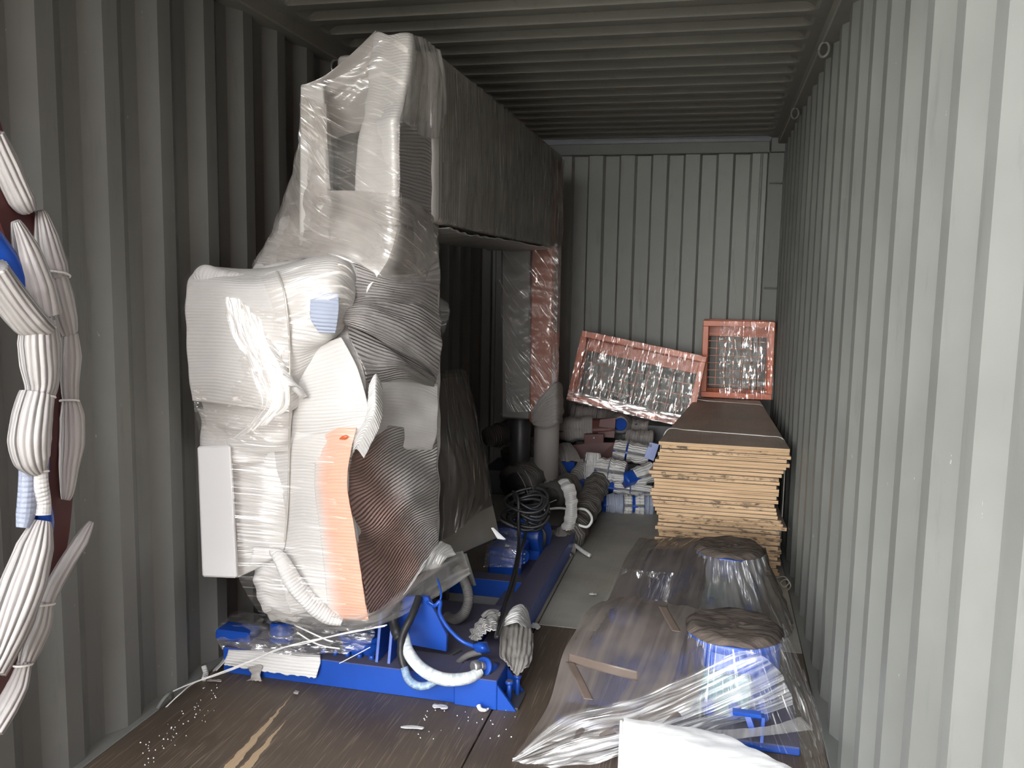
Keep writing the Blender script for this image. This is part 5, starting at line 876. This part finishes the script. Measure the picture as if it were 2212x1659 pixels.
for k, (a_, b_, lb) in enumerate((((1118, 1020, 5.0), (1140, 1066, 4.7), 'left one of two thin bright wires sticking up behind the cable coil'), ((1134, 1016, 5.0), (1152, 1060, 4.7), 'right one of two thin bright wires sticking up behind the cable coil'), ((1172, 1092, 4.9), (1202, 1080, 4.9), 'short pale wire end right of the cable coil'))):
    o = tube('wire_end', P3([a_, tuple((np.array(a_)+np.array(b_))/2+np.array([2, -1, 0])), b_]), .0025, M['wire'], None, 14, 6); tag(o, lb, 'wire')

# ------------------------------------------------------------------ curved foam-wrapped frame leaning on the left wall
fr = thing('curved_frame', 'curved dark red and blue steel frame bound in white foam, leaning on the left wall', 'steel frame', (.16, 1.75, .0))
def PX(l, x=None): return [onx(p[0], p[1], p[2] if len(p) == 3 else x) for p in l]
arcpx = [(-60, 200), (-20, 330), (28, 440), (68, 560), (102, 700), (128, 830), (130, 950), (125, 1060), (112, 1180), (80, 1300), (40, 1400), (-10, 1510), (-70, 1620)]
web = PX(arcpx, .15); w2 = cr(web, 60)
# plate: a curved web with real thickness
T = np.gradient(w2, axis=0); T /= np.linalg.norm(T, axis=1, keepdims=True); Nn = np.cross(T, [1., 0, 0]); Nn /= np.linalg.norm(Nn, axis=1, keepdims=True)
V = []; 
for p, n in zip(w2, Nn): V += [p+n*.060, p-n*.060, p-n*.060-np.array([.03, 0, 0]), p+n*.060-np.array([.03, 0, 0])]
emit('web_plate', V, gridfaces(60, 4, True)+[(3, 2, 1, 0), (236, 237, 238, 239)], M['maroon'], fr, smooth=False)
blue = PX([(-30, 500), (14, 560), (52, 640), (78, 720), (88, 830), (84, 950), (80, 1060), (92, 1140), (56, 1240), (18, 1340), (-30, 1440)], .19); tube('blue_tube', blue, .027, M['blue_clean'], fr, 90, 18)
def sleeve(nm, px, x, r, mat='foam_bundle', seed=1, flat=.8, k=8):
    return tube(nm, PX([(p[0], p[1], x) for p in px]), r, M[mat], fr, 60, 44, prof=lambda th, L: 1+.035*np.sin(15*th+seed)+.05*np.sin(3*th+seed*2+7*L), flat=flat, wr=.012, seed=seed, uvs=(1, 1))
# outer (right-hand) strand
sleeve('foam_sleeve', [(-20, 290), (12, 360), (44, 430), (60, 455)], .17, [0.032, 0.036, 0.036, 0.022], seed=1)
sleeve('foam_sleeve', [(88, 455), (100, 510), (112, 570), (118, 595)], .17, [0.013, 0.032, 0.043, 0.040], seed=2)
sleeve('foam_sleeve', [(116, 595), (128, 640), (140, 690), (148, 720)], .17, [0.037, 0.040, 0.036, 0.025], seed=3)
sleeve('foam_sleeve', [(150, 720), (152, 770), (150, 830), (152, 868)], .17, [0.022, 0.030, 0.026, 0.022], seed=4)
sleeve('foam_sleeve', [(152, 862), (156, 900), (156, 960), (150, 1010), (146, 1060), (142, 1080)], .17, [0.022, 0.035, 0.036, 0.029, 0.020, 0.012], seed=5)
sleeve('foam_sleeve', [(196, 1128), (172, 1170), (140, 1220), (112, 1270), (98, 1310)], .16, [0.009, 0.023, 0.024, 0.024, 0.022], seed=6)
sleeve('foam_sleeve', [(98, 1300), (88, 1350), (66, 1400), (52, 1440)], .16, [0.022, 0.029, 0.030, 0.019], seed=7)
sleeve('foam_sleeve', [(52, 1430), (36, 1480), (10, 1530), (-20, 1580)], .16, [0.020, 0.032, 0.035, 0.032], seed=8)
# inner (left-hand) strand
sleeve('foam_sleeve', [(34, 478), (58, 540), (82, 620), (96, 680)], .21, [0.012, 0.035, 0.046, 0.044], seed=9)
sleeve('foam_sleeve', [(-20, 580), (20, 640), (60, 690), (88, 712)], .215, [0.044, 0.046, 0.048, 0.040], seed=10)
sleeve('foam_sleeve', [(84, 690), (84, 740), (88, 790), (90, 830), (86, 856)], .21, [0.044, 0.055, 0.053, 0.044, 0.037], seed=11)
sleeve('foam_sleeve', [(82, 850), (72, 900), (66, 950), (72, 990), (86, 1018)], .21, [0.044, 0.053, 0.055, 0.046, 0.019], seed=12)
sleeve('foam_sleeve', [(86, 1010), (88, 1050), (94, 1085), (92, 1112)], .21, [0.019, 0.021, 0.019, 0.021], seed=13, mat='foam')
sleeve('foam_sleeve', [(62, 1000), (60, 1060), (56, 1110), (50, 1140)], .19, [0.025, 0.025, 0.025, 0.018], seed=14, mat='foam_blueish')
sleeve('foam_sleeve', [(92, 1125), (78, 1180), (54, 1260), (30, 1330), (4, 1400), (-20, 1450)], .21, [0.023, 0.049, 0.058, 0.056, 0.044, 0.040], seed=15)
for k, (px, x, r) in enumerate((((84, 706), .215, .050), ((116, 594), .175, .052), ((89, 858), .212, .043), ((150, 866), .172, .031), ((88, 1018), .212, .024), ((96, 1306), .165, .033), ((50, 1436), .165, .029))):
    c = onx(px[0], px[1], x); ring(c, r*.86, .003, ((0, .9, -.2), (.85, 0, .1)), fr, 'tie', 'twine')
# ------------------------------------------------------------------ twine, scraps and crumbs
tw = thing('twine', 'white twine running from the floor ring by the left wall up to the wrapped machine', 'twine', at(500, 1475, 2.7))
p0 = [(346, 1528, 2.60), (355, 1505, 2.62), (390, 1486, 2.68), (430, 1470, 2.74), (500, 1444, 2.80), (560, 1420, 2.82), (625, 1395, 2.83), (700, 1378, 2.83), (780, 1362, 2.83), (832, 1352, 2.84)]
tube('strand', P3(p0), .0028, M['twine'], tw, 120, 7)
tube('strand', P3([(356, 1530, 2.585), (388, 1500, 2.64), (420, 1475, 2.72), (470, 1458, 2.78), (528, 1436, 2.81), (600, 1402, 2.825), (660, 1390, 2.83), (740, 1368, 2.83), (836, 1350, 2.84)]), .0022, M['twine'], tw, 120, 7)
o = tube('twine', P3([(636, 1350, 2.86), (670, 1366, 2.84), (705, 1382, 2.83), (720, 1386, 2.83)]), .003, M['twine'], None, 30, 7); tag(o, 'short white twine end crossing the film at the left of the skid', 'twine')
o = tube('twine', P3([(642, 1366, 2.85), (672, 1385, 2.84), (700, 1396, 2.83), (734, 1401, 2.83)]), .003, M['twine'], None, 30, 7); tag(o, 'loose white twine end, lower of the two on the film', 'twine')
o = tube('twine', P3([(800, 1398, 2.86), (770, 1414, 2.84), (733, 1433, 2.83)]), .0018, M['twine'], None, 20, 6); tag(o, 'thin white twine hanging in front of the blue beam', 'twine')
def scrap(px, py, w_, h_, seed, label, mat='foam', z=.004):
    r = np.random.default_rng(seed); g = []
    for i, v in enumerate((-1, 0, 1)):
        g.append([onz(px+u*w_*(1-.35*abs(v))+r.uniform(-3, 3), py+v*h_+u*h_*.3+r.uniform(-1, 1), z+.006+.006*r.uniform(0, 1)*(1 if u else 1.4)) for u in (-1, -.3, .4, 1)])
    o = drape('foam_scrap', g, M[mat], None, 12, 8, .003); return tag(o, label, 'foam scrap', 'foam scraps on the floor')
scrap(892, 1571, 26, 3, 1, 'long white foam sliver on the dark floor, nearest of the scraps')
scrap(951, 1526, 17, 4, 2, 'flat white foam scrap on the floor just in front of the blue beam')
o = tube('foam_scrap', [onz(1034, 1524, .02), onz(1038, 1532, .012), onz(1048, 1534, .010), onz(1056, 1530, .012)], [.009, .008, .006, .003], M['foam'], None, 16, 10); tag(o, 'white hook-shaped foam scrap at the right end of the blue beam', 'foam scrap', 'foam scraps on the floor')
scrap(1156, 1352, 9, 6, 4, 'white foam scrap on the floor right of the torn grey sheet', z=.01)
scrap(640, 1496, 6, 3, 5, 'tiny dirty scrap on the floor in front of the foam-covered beam end', 'foam_grey')
scrap(465, 1470, 16, 2, 6, 'clear plastic-like scrap on the floor at the left end of the beam', 'foam_grey')
o = tube('foam_scrap', P3([(440, 1440, 2.86), (444, 1455, 2.84), (440, 1468, 2.80)]), .009, M['foam'], None, 14, 10, wr=.1); tag(o, 'small white foam plug beside the left wall, next to the foam tongue', 'foam scrap', 'foam scraps on the floor')
scrap(1283, 1283, 9, 2, 7, 'small pale scrap on the dusty floor between the skid and the wrapped pumps')
rg = np.random.default_rng(3); V = []; F = []
for k in range(90):
    if k < 60: px, py = rg.uniform(300, 480), 0; py = 1460+(480-px)*.85+rg.uniform(-10, 70)
    elif k < 110: px, py = rg.uniform(900, 1120), rg.uniform(1525, 1600)
    else: px, py = rg.uniform(480, 1100), rg.uniform(1545, 1655)
    if py > 1655: continue
    c = onz(px, py, .0015); s_ = rg.uniform(.0008, .0028); a = rg.uniform(0, 6.28); n0 = len(V)
    for q in range(5): V.append(c+np.array([math.cos(a+q*1.2566)*s_*rg.uniform(.6, 1.8), math.sin(a+q*1.2566)*s_, 0]))
    V.append(c+np.array([0, 0, .004]))
    F += [(n0+q, n0+(q+1) % 5, n0+5) for q in range(5)]
o = emit('foam_crumbs', V, F, M['foam_bright'], None, smooth=False, kind='stuff'); tag(o, 'tiny white foam crumbs scattered over the dark floor', 'crumbs')
